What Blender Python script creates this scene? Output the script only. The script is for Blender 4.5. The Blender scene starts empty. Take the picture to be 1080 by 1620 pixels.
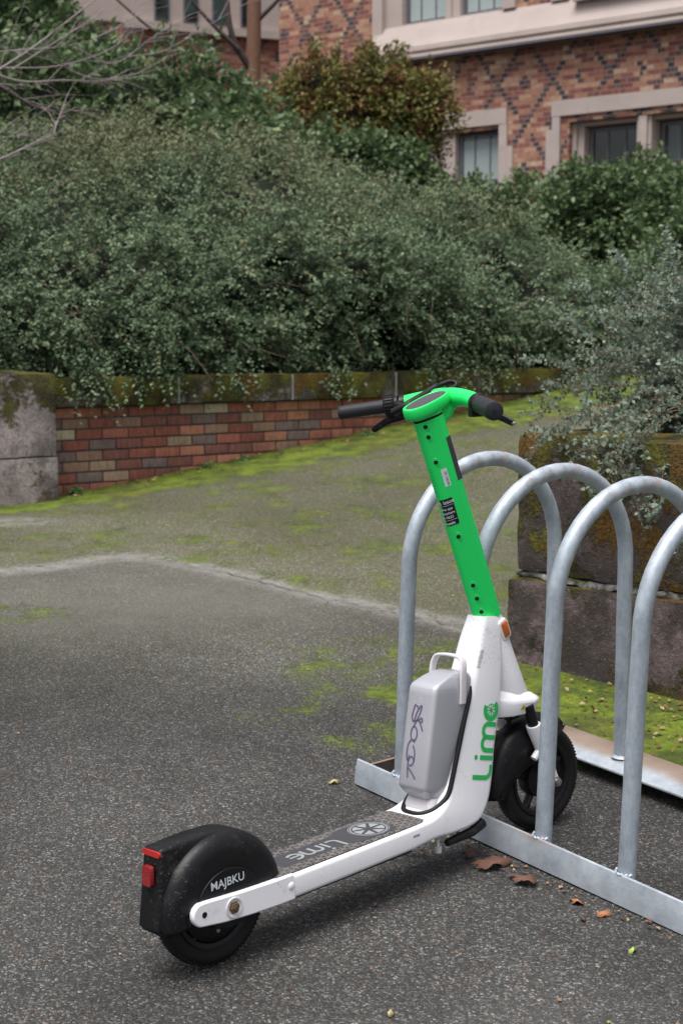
import bpy, bmesh, math, random
import numpy as np
from mathutils import Vector, Matrix, noise
from mathutils.bvhtree import BVHTree
random.seed(7); rng = np.random.default_rng(7)
R_ = math.radians
SC = bpy.context.scene; COL = SC.collection

# ------------------------------------------------------------------ camera, sky, sun, exposure
CAMZ = 1.42
cam_d = bpy.data.cameras.new('camera'); cam = bpy.data.objects.new('camera', cam_d); COL.objects.link(cam)
cam.location = (0, 0, CAMZ); cam.rotation_euler = (R_(90 - 6.89), 0, 0)
cam_d.sensor_fit = 'VERTICAL'; cam_d.sensor_height = 36.0; cam_d.lens = 2400 / 1620 * 36.0
cam_d.clip_start = 0.05; cam_d.clip_end = 400
cam_d.dof.use_dof = True; cam_d.dof.focus_distance = 3.25; cam_d.dof.aperture_fstop = 7.1
SC.camera = cam
world = bpy.data.worlds.new('World'); SC.world = world; world.use_nodes = True
SUN_EL, SUN_AZ = R_(72), R_(215)
wn = world.node_tree; wn.nodes.clear()
sky = wn.nodes.new('ShaderNodeTexSky'); sky.sky_type = 'NISHITA'; sky.sun_disc = False
sky.sun_elevation = SUN_EL; sky.sun_rotation = SUN_AZ; sky.air_density = 1.0; sky.dust_density = 4.0; sky.ozone_density = 1.0
hs = wn.nodes.new('ShaderNodeHueSaturation'); hs.inputs['Saturation'].default_value = 0.28
bg = wn.nodes.new('ShaderNodeBackground'); bg.inputs['Strength'].default_value = 0.058
wo = wn.nodes.new('ShaderNodeOutputWorld')
wn.links.new(sky.outputs[0], hs.inputs['Color']); wn.links.new(hs.outputs[0], bg.inputs[0]); wn.links.new(bg.outputs[0], wo.inputs[0])
sd = bpy.data.lights.new('sun', 'SUN'); sd.energy = 1.5; sd.angle = R_(42); sd.color = (1.0, 0.97, 0.93)
sun = bpy.data.objects.new('sun', sd); COL.objects.link(sun)
d_ = Vector((math.sin(SUN_AZ) * math.cos(SUN_EL), math.cos(SUN_AZ) * math.cos(SUN_EL), math.sin(SUN_EL)))
sun.rotation_euler = d_.to_track_quat('Z', 'Y').to_euler(); sun.location = d_ * 30
SC.view_settings.view_transform = 'Standard'; SC.view_settings.look = 'None'
SC.view_settings.gamma = 1.0; SC.view_settings.use_curve_mapping = False
SC.view_settings.exposure = 1.50
SC.cycles.max_bounces = 6

# ------------------------------------------------------------------ helpers
class N:
    """small node-tree writer"""
    def __init__(s, name):
        s.m = bpy.data.materials.new(name); s.m.use_nodes = True; s.t = s.m.node_tree
        s.t.nodes.clear(); s.out = s.t.nodes.new('ShaderNodeOutputMaterial')
        s.b = s.t.nodes.new('ShaderNodeBsdfPrincipled'); s.t.links.new(s.b.outputs[0], s.out.inputs[0])
        s.tc = s.t.nodes.new('ShaderNodeTexCoord')
    def n(s, typ, ins=None, **kw):
        x = s.t.nodes.new('ShaderNode' + typ)
        for k, v in kw.items(): setattr(x, k, v)
        for k, v in (ins or {}).items(): s.set(x.inputs[k], v)
        return x
    def set(s, sock, v):
        if hasattr(v, 'is_output') : s.t.links.new(v, sock)
        else:
            if isinstance(v, tuple) and len(v) == 3 and sock.type == 'RGBA': v = v + (1,)
            sock.default_value = v
    def P(s, **kw):
        mp = dict(color='Base Color', rough='Roughness', metal='Metallic', coat='Coat Weight', spec='Specular IOR Level',
                  normal='Normal', trans='Transmission Weight', emis='Emission Color', emst='Emission Strength', sub='Subsurface Weight')
        for k, v in kw.items(): s.set(s.b.inputs[mp[k]], v)
        return s.m
    @property
    def obj(s): return s.tc.outputs['Object']
    def noise(s, scale, detail=3, rough=.55, vec=None, out='Fac', dist=0):
        x = s.n('TexNoise', {'Scale': scale, 'Detail': detail, 'Roughness': rough, 'Distortion': dist}); s.set(x.inputs['Vector'], vec or s.obj)
        return x.outputs[out]
    def voro(s, scale, vec=None, feature='F1', out='Distance', rnd=1):
        x = s.n('TexVoronoi', feature=feature); x.inputs['Scale'].default_value = scale; x.inputs['Randomness'].default_value = rnd
        s.set(x.inputs['Vector'], vec or s.obj); return x.outputs[out]
    def ramp(s, fac, stops, interp='LINEAR'):
        x = s.n('ValToRGB'); x.color_ramp.interpolation = interp
        e = x.color_ramp.elements
        while len(e) < len(stops): e.new(0.5)
        for i, (p, c) in enumerate(stops):
            e[i].position = p; c = (c, c, c) if not isinstance(c, tuple) else c; e[i].color = tuple(c) + (1,)
        s.set(x.inputs[0], fac); return x.outputs[0]
    def mix(s, f, a, b, mode='MIX'):
        x = s.n('Mix', data_type='RGBA', blend_type=mode); s.set(x.inputs[0], f); s.set(x.inputs[6], a); s.set(x.inputs[7], b); return x.outputs[2]
    def math(s, op, a, b=0.0, c=0.0):
        x = s.n('Math', operation=op); s.set(x.inputs[0], a); s.set(x.inputs[1], b); s.set(x.inputs[2], c); return x.outputs[0]
    def attr(s, name, out='Fac'):
        x = s.n('Attribute', attribute_name=name); return x.outputs[out]
    def bump(s, h, strength=.3, dist=.01, normal=None):
        x = s.n('Bump', {'Strength': strength, 'Distance': dist, 'Height': h})
        if normal: s.set(x.inputs['Normal'], normal)
        return x.outputs[0]
    def sep(s, vec=None):
        x = s.n('SeparateXYZ'); s.set(x.inputs[0], vec or s.obj); return x.outputs
    def smooth(s, v, lo, hi):
        x = s.n('MapRange', interpolation_type='SMOOTHSTEP'); s.set(x.inputs[0], v); x.inputs[1].default_value = lo; x.inputs[2].default_value = hi
        return x.outputs[0]

def link(ob, parent=None):
    COL.objects.link(ob)
    if parent is not None: ob.parent = parent
    return ob
def tag(o, label=None, cat=None, group=None, kind=None):
    if label: o['label'] = label
    if cat: o['category'] = cat
    if group: o['group'] = group
    if kind: o['kind'] = kind
    return o
def empty(name, loc=(0, 0, 0), mat=None):
    o = bpy.data.objects.new(name, None); o.empty_display_size = .1; COL.objects.link(o)
    if mat is not None: o.matrix_world = mat
    else: o.location = loc
    return o
def finish(bm, name, mat, parent=None, smooth=40, bevel=None):
    bmesh.ops.recalc_face_normals(bm, faces=bm.faces)
    me = bpy.data.meshes.new(name); bm.to_mesh(me); bm.free()
    if smooth:
        me.shade_smooth(); me.set_sharp_from_angle(angle=R_(smooth))
    o = bpy.data.objects.new(name, me)
    for m in (mat if isinstance(mat, (list, tuple)) else [mat]): me.materials.append(m)
    link(o, parent)
    if bevel:
        b = o.modifiers.new('bevel', 'BEVEL'); b.width = bevel; b.segments = 2; b.limit_method = 'ANGLE'; b.angle_limit = R_(35)
        b.harden_normals = False
    return o
def ring(bm, pts): return [bm.verts.new(p) for p in pts]
def bridge(bm, a, b, closed=True):
    n = len(a)
    for i in range(n if closed else n - 1):
        j = (i + 1) % n; bm.faces.new((a[i], a[j], b[j], b[i]))
def loft(bm, rings, cap=True, closed=True):
    vs = [ring(bm, r) for r in rings]
    for a, b in zip(vs, vs[1:]): bridge(bm, a, b, closed)
    if cap and closed: bm.faces.new(list(reversed(vs[0]))); bm.faces.new(vs[-1])
    return vs
def box(bm, c, s, M=None, bevel=0):
    r = bmesh.ops.create_cube(bm, size=1); vs = r['verts']
    for v in vs:
        v.co = Vector((c[0] + v.co.x * s[0], c[1] + v.co.y * s[1], c[2] + v.co.z * s[2]))
    if bevel:
        es = list({e for v in vs for e in v.link_edges}); rr = bmesh.ops.bevel(bm, geom=es, offset=bevel, segments=2, affect='EDGES', profile=.7)
        vs = list({v for f in rr['faces'] for v in f.verts} | set(v for v in vs if v.is_valid))
    if M is not None:
        for v in vs: v.co = M @ v.co
    return vs
def catmull(P, n=8, closed=False):
    P = [Vector(p) for p in P]; out = []
    Q = [P[0] * 2 - P[1]] + P + [P[-1] * 2 - P[-2]]
    for i in range(1, len(Q) - 2):
        for k in range(n):
            t = k / n; a, b, c, d = Q[i - 1:i + 3]
            out.append(0.5 * ((2 * b) + (c - a) * t + (2 * a - 5 * b + 4 * c - d) * t * t + (3 * b - a - 3 * c + d) * t ** 3))
    out.append(P[-1]); return out
def tube(bm, pts, rad, seg=12, cap=True, flat=1.0, up=None):
    pts = [Vector(p) for p in pts]; n = len(pts)
    rr = rad if isinstance(rad, (list, tuple)) else [rad] * n
    T = [(pts[min(i + 1, n - 1)] - pts[max(i - 1, 0)]).normalized() for i in range(n)]
    ref = Vector(up) if up else (Vector((0, 0, 1)) if abs(T[0].z) < .9 else Vector((1, 0, 0)))
    a = (ref - T[0] * ref.dot(T[0])).normalized(); rings = []
    for i in range(n):
        a = (a - T[i] * a.dot(T[i])).normalized(); b = T[i].cross(a)
        rings.append([pts[i] + (a * math.cos(2 * math.pi * k / seg) * flat + b * math.sin(2 * math.pi * k / seg)) * rr[i] for k in range(seg)])
    loft(bm, rings, cap)
def lathe_y(bm, prof, seg=48, c=(0, 0, 0), closed_prof=False):
    """prof: list of (radius, y); spun round the Y axis"""
    rings = []
    for k in range(seg):
        a = 2 * math.pi * k / seg
        rings.append([bm.verts.new((c[0] + r * math.cos(a), c[1] + y, c[2] + r * math.sin(a))) for r, y in prof])
    for k in range(seg):
        A, B = rings[k], rings[(k + 1) % seg]
        m = len(prof)
        for i in range(m if closed_prof else m - 1):
            j = (i + 1) % m
            if prof[i][0] < 1e-6 and prof[j][0] < 1e-6: continue
            try: bm.faces.new((A[i], A[j], B[j], B[i]))
            except ValueError: pass
    bmesh.ops.remove_doubles(bm, verts=bm.verts, dist=1e-6)
def rrect(hw, hh, r, n=4):
    """rounded rectangle outline, counter-clockwise, centred"""
    r = min(r, hw * .999, hh * .999); out = []
    for cx, cy, a0 in ((hw - r, hh - r, 0), (-hw + r, hh - r, 90), (-hw + r, -hh + r, 180), (hw - r, -hh + r, 270)):
        for k in range(n + 1):
            a = R_(a0 + 90 * k / n); out.append((cx + r * math.cos(a), cy + r * math.sin(a)))
    return out
def np_mesh(name, V, F, mat, parent=None, attrs=None, smooth=False):
    """V (n,3), F (m,k) constant k"""
    me = bpy.data.meshes.new(name); n = len(V); m, k = F.shape
    me.vertices.add(n); me.vertices.foreach_set('co', V.astype(np.float32).ravel())
    me.loops.add(m * k); me.loops.foreach_set('vertex_index', F.astype(np.int32).ravel())
    me.polygons.add(m); me.polygons.foreach_set('loop_start', np.arange(0, m * k, k, dtype=np.int32))
    me.polygons.foreach_set('loop_total', np.full(m, k, dtype=np.int32))
    if smooth: me.polygons.foreach_set('use_smooth', np.ones(m, dtype=bool))
    me.update(calc_edges=True)
    for an, dat in (attrs or {}).items():
        a = me.attributes.new(an, 'FLOAT', 'POINT'); a.data.foreach_set('value', dat.astype(np.float32))
    me.materials.append(mat); o = bpy.data.objects.new(name, me); return link(o, parent)
def interp(x, xs, ys): return float(np.interp(x, xs, ys))

# ground frame: the paved slope rises gently away from the camera
ALPHA = math.atan(455 / 2400) - math.atan(290 / 2400)
GM = Matrix.Translation((0, 0, CAMZ)) @ Matrix.Rotation(ALPHA, 4, 'X') @ Matrix.Translation((0, 0, -CAMZ))
WD = Vector((math.cos(R_(35)), math.sin(R_(35)), 0)); WN = Vector((math.sin(R_(35)), -math.cos(R_(35)), 0))   # wall direction, wall normal to camera
WP = Vector((-1.519, 8.019, 0))
def sstep(x, a, b):
    t = max(0., min(1., (x - a) / (b - a))); return t * t * (3 - 2 * t)
def ground_z(x, y):
    yy = min(y, 16) if y > -3 else -3
    z = CAMZ - CAMZ / math.cos(ALPHA) + yy * math.tan(ALPHA)
    r = Vector((x, y, 0)) - WP; t = r.dot(WD); d = r.dot(WN)
    if t > 0:
        tt = min(t, 6.5)
        z += (.084 * tt + .004 * tt * tt) * (1 - sstep(d, .4, 3.4))
    return z

# ------------------------------------------------------------------ materials
def mat_ground():
    s = N('asphalt_with_moss'); o = s.obj
    pale = s.attr('pale'); moss = s.attr('moss'); seam = s.attr('seam'); up = s.attr('upper')
    wv = s.n('VectorMath', {0: o, 1: s.n('VectorMath', {0: s.noise(25, 2, out='Color'), 1: (.012, .012, .0)}, operation='MULTIPLY').outputs[0]}, operation='ADD').outputs[0]
    cell = s.voro(205, vec=wv, out='Color'); csep = s.n('SeparateColor', {0: cell}).outputs
    dist = s.voro(205, vec=wv); cell2 = s.voro(105, vec=wv, out='Color'); c2 = s.n('SeparateColor', {0: cell2}).outputs; d2 = s.voro(105, vec=wv)
    stone = s.ramp(csep[0], [(0, (.024, .023, .022)), (.35, (.040, .039, .037)), (.62, (.062, .061, .058)), (.82, (.095, .092, .087)), (.94, (.145, .141, .132)), (1, (.225, .217, .20))])
    tint = s.ramp(csep[1], [(0, (1.25, .95, .85)), (.3, (1.05, 1, .97)), (.6, (.95, 1.0, 1.05)), (1, (.85, .98, 1.10))])
    stone = s.mix(1, stone, tint, 'MULTIPLY')
    big = s.ramp(c2[0], [(0, (.028, .027, .028)), (.6, (.062, .060, .058)), (.9, (.12, .116, .11)), (1, (.28, .27, .245))])
    bigm = s.math('MULTIPLY', s.math('GREATER_THAN', c2[1], .84), s.math('LESS_THAN', d2, .44))
    stone = s.mix(bigm, stone, big)
    orf = s.math('MULTIPLY', s.math('GREATER_THAN', c2[2], .996), s.math('LESS_THAN', d2, .35)); stone = s.mix(orf, stone, (.34, .15, .06))
    binder = s.mix(s.math('MULTIPLY', s.smooth(dist, .42, .70), .75), stone, (.026, .025, .024))
    patch = s.noise(1.0, 5, .62)
    binder = s.mix(1, binder, s.ramp(patch, [(.34, .56), (.5, .92), (.66, 1.32)]), 'MULTIPLY')
    paleN = s.math('MULTIPLY', pale, s.ramp(s.noise(2.2, 5, .65), [(.3, 0.2), (.65, 1.0)]))
    col = s.mix(s.math('MULTIPLY', paleN, .55), binder, s.mix(s.noise(90, 2), (.09, .087, .083), (.17, .165, .16)))
    # upper slab: sand coloured aggregate
    col = s.mix(s.math('MULTIPLY', up, .5), col, s.mix(1, col, (2.75, 2.75, 2.35), 'MULTIPLY'))
    col = s.mix(s.math('MULTIPLY', up, s.math('MULTIPLY', s.smooth(s.noise(75, 3, .7), .36, .60), .62)), col, (.088, .085, .026))
    sn = s.math('ADD', s.math('MULTIPLY', s.noise(14, 4, .7), .9), s.math('MULTIPLY', s.noise(70, 2), .35))
    seamf = s.math('MULTIPLY', seam, s.smooth(sn, .35, .75))
    col = s.mix(s.math('MULTIPLY', seamf, .75), col, s.mix(s.noise(120, 2), (.16, .158, .155), (.34, .33, .32)))
    col = s.mix(s.attr('crack'), col, (.035, .025, .012))
    fine = s.noise(60, 4, .75); med = s.smooth(s.noise(4.0, 5, .7), .3, .7); fine2 = s.noise(160, 2, .6)
    mm = s.math('ADD', s.math('MULTIPLY', moss, 1.45), s.math('ADD', s.math('MULTIPLY', med, .6), s.math('ADD', s.math('MULTIPLY', fine, 1.7), s.math('MULTIPLY', fine2, .3))))
    mf = s.smooth(mm, 1.86, 2.22)
    mcol = s.mix(s.smooth(s.noise(9, 3), .3, .7), (.058, .082, .006), (.170, .225, .010))
    mcol = s.mix(s.smooth(s.noise(45, 3, .7), .35, .7), s.mix(1, mcol, (.55, .6, .6), 'MULTIPLY'), mcol)
    mcol = s.mix(s.math('MULTIPLY', s.smooth(s.noise(3, 3), .5, .7), .5), mcol, (.10, .075, .02))
    col = s.mix(s.math('MULTIPLY', mf, .92), col, mcol)
    h = s.math('ADD', s.math('MULTIPLY', dist, -.55), s.math('MULTIPLY', s.noise(330, 2), .4))
    h = s.math('ADD', h, s.math('MULTIPLY', mf, s.math('MULTIPLY', s.noise(110, 3, .7), 1.6)))
    return s.P(color=col, rough=s.ramp(csep[2], [(0, .6), (1, .92)]), spec=.35, normal=s.bump(h, .75, .006))
def mat_paint(name, c, rough=.35, dirt=(.3, .28, .25), amt=.5, coat=.25, metal=0., speck=True):
    s = N(name); f = s.smooth(s.noise(14, 6, .75), .56, .80)
    f2 = s.smooth(s.noise(190, 2, .8), .63, .69); big = s.smooth(s.noise(7, 4, .6), .42, .62)
    g = s.math('MULTIPLY', s.math('MAXIMUM', s.math('MULTIPLY', f, .45), s.math('MULTIPLY', s.math('MULTIPLY', f2, big), .8 if speck else 0)), amt)
    sc = s.n('Mapping', {'Vector': s.obj, 'Scale': (9, 60, 40), 'Rotation': (.3, .5, .2)})
    scr = s.smooth(s.noise(3.0, 4, .8, vec=sc.outputs[0]), .69, .73)
    g = s.math('MAXIMUM', g, s.math('MULTIPLY', scr, amt * .5))
    col = s.mix(g, c, dirt)
    return s.P(color=col, rough=s.math('ADD', rough, s.math('MULTIPLY', s.noise(30, 4), .18)), coat=coat, metal=metal, spec=.5 if c[0] > .02 or c[1] > .1 else .28,
               normal=s.bump(s.noise(260, 2), .06, .002))
def mat_simple(name, c, rough=.5, metal=0., bump=0., bscale=300, coat=0., var=.25):
    s = N(name); col = s.mix(s.noise(18, 5, .7), tuple(x * (1 - var) for x in c), tuple(min(1, x * (1 + var)) for x in c))
    kw = dict(color=col, rough=rough, metal=metal, coat=coat, spec=.5 if max(c) > .03 else .3)
    if bump: kw['normal'] = s.bump(s.noise(bscale, 3), bump, .003)
    return s.P(**kw)
def mat_galv():
    s = N('galvanised_steel'); m = s.n('Mapping', {'Vector': s.obj, 'Scale': (1, 1, .35)}).outputs[0]
    a = s.noise(30, 6, .75, vec=m); bs = s.noise(95, 3, .6)
    v = s.math('ADD', s.math('MULTIPLY', a, .75), s.math('MULTIPLY', bs, .25))
    col = s.ramp(v, [(.30, (.25, .29, .34)), (.5, (.38, .43, .49)), (.70, (.52, .57, .63))])
    dk = s.smooth(s.noise(13, 5, .8), .68, .76); col = s.mix(s.math('MULTIPLY', dk, .65), col, (.06, .07, .08))
    rust = s.math('MULTIPLY', s.smooth(s.noise(9, 5, .8), .62, .74), s.smooth(s.n('NewGeometry').outputs['Pointiness'], .4, .6))
    z = s.sep(); rt = s.math('MULTIPLY', s.smooth(z[2], .80, .86), s.smooth(s.noise(16, 4, .7), .52, .62))
    col = s.mix(s.math('MULTIPLY', s.math('MAXIMUM', rt, s.math('MULTIPLY', rust, .25)), .55), col, (.30, .19, .11))
    return s.P(color=col, rough=s.ramp(a, [(.3, .42), (.7, .62)]), metal=.35, normal=s.bump(s.math('ADD', a, s.math('MULTIPLY', s.noise(260, 2), .4)), .18, .003))
def mat_rail():
    s = N('galvanised_rail'); m = s.n('Mapping', {'Vector': s.obj, 'Scale': (1, 1, 1)}).outputs[0]
    a = s.noise(9, 6, .7, vec=m); col = s.ramp(a, [(.3, (.26, .295, .34)), (.55, (.42, .46, .51)), (.75, (.58, .61, .66))])
    hz = s.attr('rust'); w = s.math('ADD', hz, s.math('MULTIPLY', s.math('SUBTRACT', s.noise(3.2, 3, .6), .5), 1.1))
    rf = s.smooth(w, .35, .75); rc = s.mix(s.noise(22, 5, .7), (.22, .115, .06), (.38, .27, .19))
    col = s.mix(s.math('MULTIPLY', rf, .8), col, rc)
    col = s.mix(s.math('MULTIPLY', s.smooth(s.noise(60, 5, .8), .6, .75), .35), col, (.10, .09, .08))
    return s.P(color=col, rough=.5, metal=.25, normal=s.bump(s.noise(140, 4), .15, .003))
def mat_concrete(name, base=(.22, .205, .205), moss_top=True, dark=.0, top_z=1.16, mossy=.0, scale=1.):
    s = N(name); o = s.obj
    a = s.smooth(s.noise(3.2 * scale, 6, .7), .3, .7); b = s.noise(60, 4, .75)
    col = s.mix(a, tuple(x * .6 for x in base), tuple(x * 1.4 for x in base))
    col = s.mix(1, col, s.ramp(b, [(.3, .55), (.5, 1.0), (.72, 1.4)]), 'MULTIPLY')
    stn = s.smooth(s.noise(2.6 * scale, 5, .65), .47, .60)
    col = s.mix(s.math('MULTIPLY', stn, .62 + dark), col, (.050, .042, .040))
    spk = s.smooth(s.voro(70), .20, .10); col = s.mix(s.math('MULTIPLY', spk, .3), col, (.40, .38, .37))
    nz = s.n('NewGeometry').outputs['Normal']; nzs = s.sep(nz)[2]; z = s.sep(o)[2]
    wet = s.smooth(z, top_z - .36, top_z - .02)
    m1 = s.math('ADD', s.math('ADD', s.math('MULTIPLY', s.smooth(nzs, .3, .9), .6), s.math('MULTIPLY', wet, .55)), mossy)
    mm = s.math('ADD', m1, s.math('ADD', s.math('MULTIPLY', s.smooth(s.noise(4.5, 5, .7), .34, .66), .65), s.math('MULTIPLY', s.smooth(s.noise(50, 4, .8), .3, .7), .28)))
    mf = s.smooth(mm, .78, 1.02)
    mc = s.mix(s.smooth(s.noise(7, 4), .35, .65), (.030, .028, .008), (.125, .12, .012)); mc = s.mix(s.smooth(s.noise(3.4, 3), .52, .62), mc, (.14, .072, .014))
    mc = s.mix(1, mc, s.ramp(s.noise(90, 3, .7), [(.3, .45), (.7, 1.5)]), 'MULTIPLY')
    col = s.mix(s.math('MULTIPLY', mf, .92), col, mc)
    h = s.math('ADD', s.math('MULTIPLY', b, .6), s.math('ADD', s.math('MULTIPLY', s.noise(260, 3), .3), s.math('MULTIPLY', mf, s.math('MULTIPLY', s.noise(80, 3, .7), 1.3))))
    return s.P(color=col, rough=.9, spec=.25, normal=s.bump(h, .85, .016))
def mat_brick():
    s = N('weathered_red_brick'); r = s.attr('bc')
    col = s.ramp(r, [(0, (.25, .088, .066)), (.20, (.34, .125, .088)), (.38, (.21, .088, .074)), (.52, (.40, .175, .115)), (.66, (.27, .165, .12)), (.78, (.18, .13, .12)), (.90, (.34, .235, .16)), (.965, (.44, .37, .27))], 'CONSTANT')
    m = s.n('Mapping', {'Vector': s.obj, 'Scale': (60, 60, 18)}).outputs[0]
    col = s.mix(1, col, s.ramp(s.noise(1, 4, .7, vec=m), [(.25, .62), (.5, 1.0), (.75, 1.35)]), 'MULTIPLY')
    col = s.mix(s.math('MULTIPLY', s.smooth(s.noise(2.2, 5, .7), .52, .72), .55), col, (.05, .035, .03))
    col = s.mix(s.math('MULTIPLY', s.smooth(s.noise(5, 5, .8), .63, .72), .5), col, (.06, .06, .015))
    return s.P(color=col, rough=.85, spec=.25, normal=s.bump(s.noise(150, 4, .7), .35, .006))
def mat_diaper():
    """patterned facade brick, in facade coordinates x along, z up"""
    s = N('diaper_pattern_brick'); x = s.sep()
    L, Hh = .205, .0677
    v = s.math('DIVIDE', x[2], Hh); row = s.math('FLOOR', v)
    sh = s.math('MULTIPLY', s.math('MODULO', s.math('ADD', row, 1000), 2), .5)
    uu = s.math('ADD', s.math('DIVIDE', x[0], L), sh); colm = s.math('FLOOR', uu)
    cv = s.n('CombineXYZ', {0: colm, 1: row}).outputs[0]
    w = s.n('TexWhiteNoise', {'Vector': cv}, noise_dimensions='2D').outputs['Value']
    bc = s.ramp(w, [(0, (.28, .115, .085)), (.2, (.36, .185, .12)), (.4, (.45, .28, .185)), (.56, (.22, .085, .068)), (.68, (.39, .21, .14)), (.84, (.18, .085, .075)), (.93, (.50, .36, .25))], 'CONSTANT')
    # dark headers on crossing diagonals: a quarter brick per course
    qu = s.math('FLOOR', s.math('ADD', s.math('DIVIDE', x[0], L / 2), 0.0))
    per = 9.0
    a1 = s.math('MODULO', s.math('ADD', s.math('ADD', s.math('DIVIDE', x[0], L / 2), s.math('MULTIPLY', row, .5)), 900), per)
    a2 = s.math('MODULO', s.math('ADD', s.math('SUBTRACT', s.math('DIVIDE', x[0], L / 2), s.math('MULTIPLY', row, .5)), 900), per)
    dg = s.math('MAXIMUM', s.math('LESS_THAN', a1, 1.0), s.math('LESS_THAN', a2, 1.0))
    # a few dark bricks at the diamond centres
    c1 = s.math('LESS_THAN', s.math('ABSOLUTE', s.math('SUBTRACT', a1, 5.0)), .95); c2 = s.math('LESS_THAN', s.math('ABSOLUTE', s.math('SUBTRACT', a2, 5.0)), .95)
    dia = s.math('MULTIPLY', c1, c2)
    w2 = s.n('TexWhiteNoise', {'Vector': s.n('CombineXYZ', {0: qu, 1: row}).outputs[0]}, noise_dimensions='2D').outputs['Value']
    dkc = s.ramp(w2, [(0, (.055, .055, .065)), (.5, (.11, .075, .07)), (.8, (.16, .10, .085))], 'CONSTANT')
    f = s.math('MULTIPLY', s.math('MAXIMUM', dg, dia), s.math('LESS_THAN', w2, .86))
    bc = s.mix(f, bc, dkc)
    fu = s.math('FRACT', uu); fv = s.math('FRACT', v)
    fq = s.math('FRACT', s.math('MULTIPLY', a1, 1.0)); 
    mo = s.math('MAXIMUM', s.math('LESS_THAN', fu, .055), s.math('LESS_THAN', fv, .16))
    mo = s.math('MAXIMUM', mo, s.math('MULTIPLY', s.math('LESS_THAN', s.math('MINIMUM', a1, a2), .1), dg))
    bc = s.mix(1, bc, s.ramp(s.noise(14, 4), [(.3, .75), (.7, 1.25)]), 'MULTIPLY')
    col = s.mix(mo, bc, (.30, .23, .20))
    col = s.mix(1, col, (.95, .90, .92), 'MULTIPLY'); return s.P(color=col, rough=.85, spec=.2, normal=s.bump(s.math('SUBTRACT', 1, mo), .5, .008))
def mat_stone():
    s = N('pink_limestone'); a = s.noise(1.6, 5, .65); col = s.mix(a, (.36, .290, .268), (.52, .437, .405))
    col = s.mix(s.math('MULTIPLY', s.smooth(s.noise(3.3, 5, .7), .55, .75), .35), col, (.25, .20, .19))
    z = s.n('NewGeometry').outputs['Normal']; nz = s.sep(z)[2]
    col = s.mix(s.math('MULTIPLY', s.smooth(nz, .2, .7), .35), col, (.20, .17, .19))
    return s.P(color=col, rough=.85, normal=s.bump(s.noise(40, 4), .2, .01))
def mat_leaf(name, stops, back=(.2, .25, .2), rough=.6, red=None, sheen=.22, olive=None):
    s = N(name); r = s.attr('rnd'); col = s.ramp(r, stops)
    bf = s.n('NewGeometry').outputs['Backfacing']; col = s.mix(s.math('MULTIPLY', bf, .55), col, back)
    if olive: col = s.mix(s.math('MULTIPLY', s.smooth(s.math('ADD', s.math('MULTIPLY', s.sep()[2], .30), s.noise(1.6, 4, .65)), 1.08, 1.45), .6), col, olive)
    if red: col = s.mix(s.math('MULTIPLY', s.smooth(s.noise(5, 4, .75), .46, .62), .8), col, red)
    s.P(color=col, rough=rough, spec=sheen)
    tr = s.n('BsdfTranslucent', {'Color': col}); mx = s.n('MixShader', {0: .18}); s.t.links.new(s.b.outputs[0], mx.inputs[1]); s.t.links.new(tr.outputs[0], mx.inputs[2])
    s.t.links.new(mx.outputs[0], s.out.inputs[0]); return s.m
def mat_mat():
    s = N('textured_rubber_mat'); x = s.sep(); lines = None
    for a in (0, 60, 120):
        dx, dy = math.cos(R_(a)), math.sin(R_(a))
        p = s.math('ADD', s.math('MULTIPLY', x[0], dx), s.math('MULTIPLY', x[1], dy))
        fr = s.math('ABSOLUTE', s.math('SUBTRACT', s.math('FRACT', s.math('ADD', s.math('DIVIDE', p, .0165), 50)), .5))
        l = s.smooth(fr, .33, .42); lines = l if lines is None else s.math('MAXIMUM', lines, l)
    dusty = s.ramp(s.noise(30, 4, .7), [(.3, .45), (.7, 1.0)])
    col = s.mix(s.math('MULTIPLY', lines, dusty), (.022, .022, .026), (.155, .138, .130))
    col = s.mix(s.math('MULTIPLY', s.smooth(s.noise(6, 4), .4, .75), .35), col, (.15, .14, .135))
    return s.P(color=col, rough=.75, normal=s.bump(lines, .6, .002))

M = {}
M['ground'] = mat_ground()
M['white'] = mat_paint('white_paint', (.80, .80, .84), .30, (.22, .19, .17), .95)
M['green'] = mat_paint('green_plastic', (.008, .72, .135), .40, (.16, .34, .16), .9, coat=.05)
M['black'] = mat_paint('black_plastic', (.0060, .0060, .0075), .34, (.12, .113, .105), 1.0, coat=.0)
M['blackm'] = mat_simple('black_matt_plastic', (.006, .006, .007), .5, bump=.1)
M['grip'] = mat_simple('grey_rubber_grip', (.020, .021, .026), .5, bump=.25, bscale=500)
M['tyre'] = mat_simple('tyre_rubber', (.0085, .008, .008), .66, bump=.3, bscale=200, var=.4)
M['rim'] = mat_simple('black_rim', (.008, .008, .010), .42, bump=.1)
M['silver'] = mat_paint('silver_battery_paint', (.42, .42, .465), .36, (.30, .29, .30), .35, coat=.15, metal=.35)
M['cream'] = mat_simple('pale_grey_plastic', (.62, .59, .62), .45, var=.08)
M['steel'] = mat_simple('bolt_steel', (.42, .40, .38), .35, metal=.9)
M['rust'] = mat_simple('rusty_bolt', (.13, .085, .045), .55, metal=.5, var=.7)
M['galv'] = mat_galv(); M['rail'] = mat_rail()
M['orange'] = mat_simple('orange_reflector', (.55, .12, .010), .25, bump=.5, bscale=260, coat=.5, var=.35)
M['red'] = mat_simple('red_reflector', (.26, .010, .014), .22, bump=.4, bscale=300, coat=.5, var=.3)
M['redl'] = mat_simple('red_lamp_strip', (.50, .018, .015), .25, coat=.5)
M['lime'] = mat_simple('green_lettering', (.015, .43, .085), .45, var=.1)
M['letter'] = mat_simple('white_lettering', (.62, .66, .72), .5, var=.1)
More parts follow.
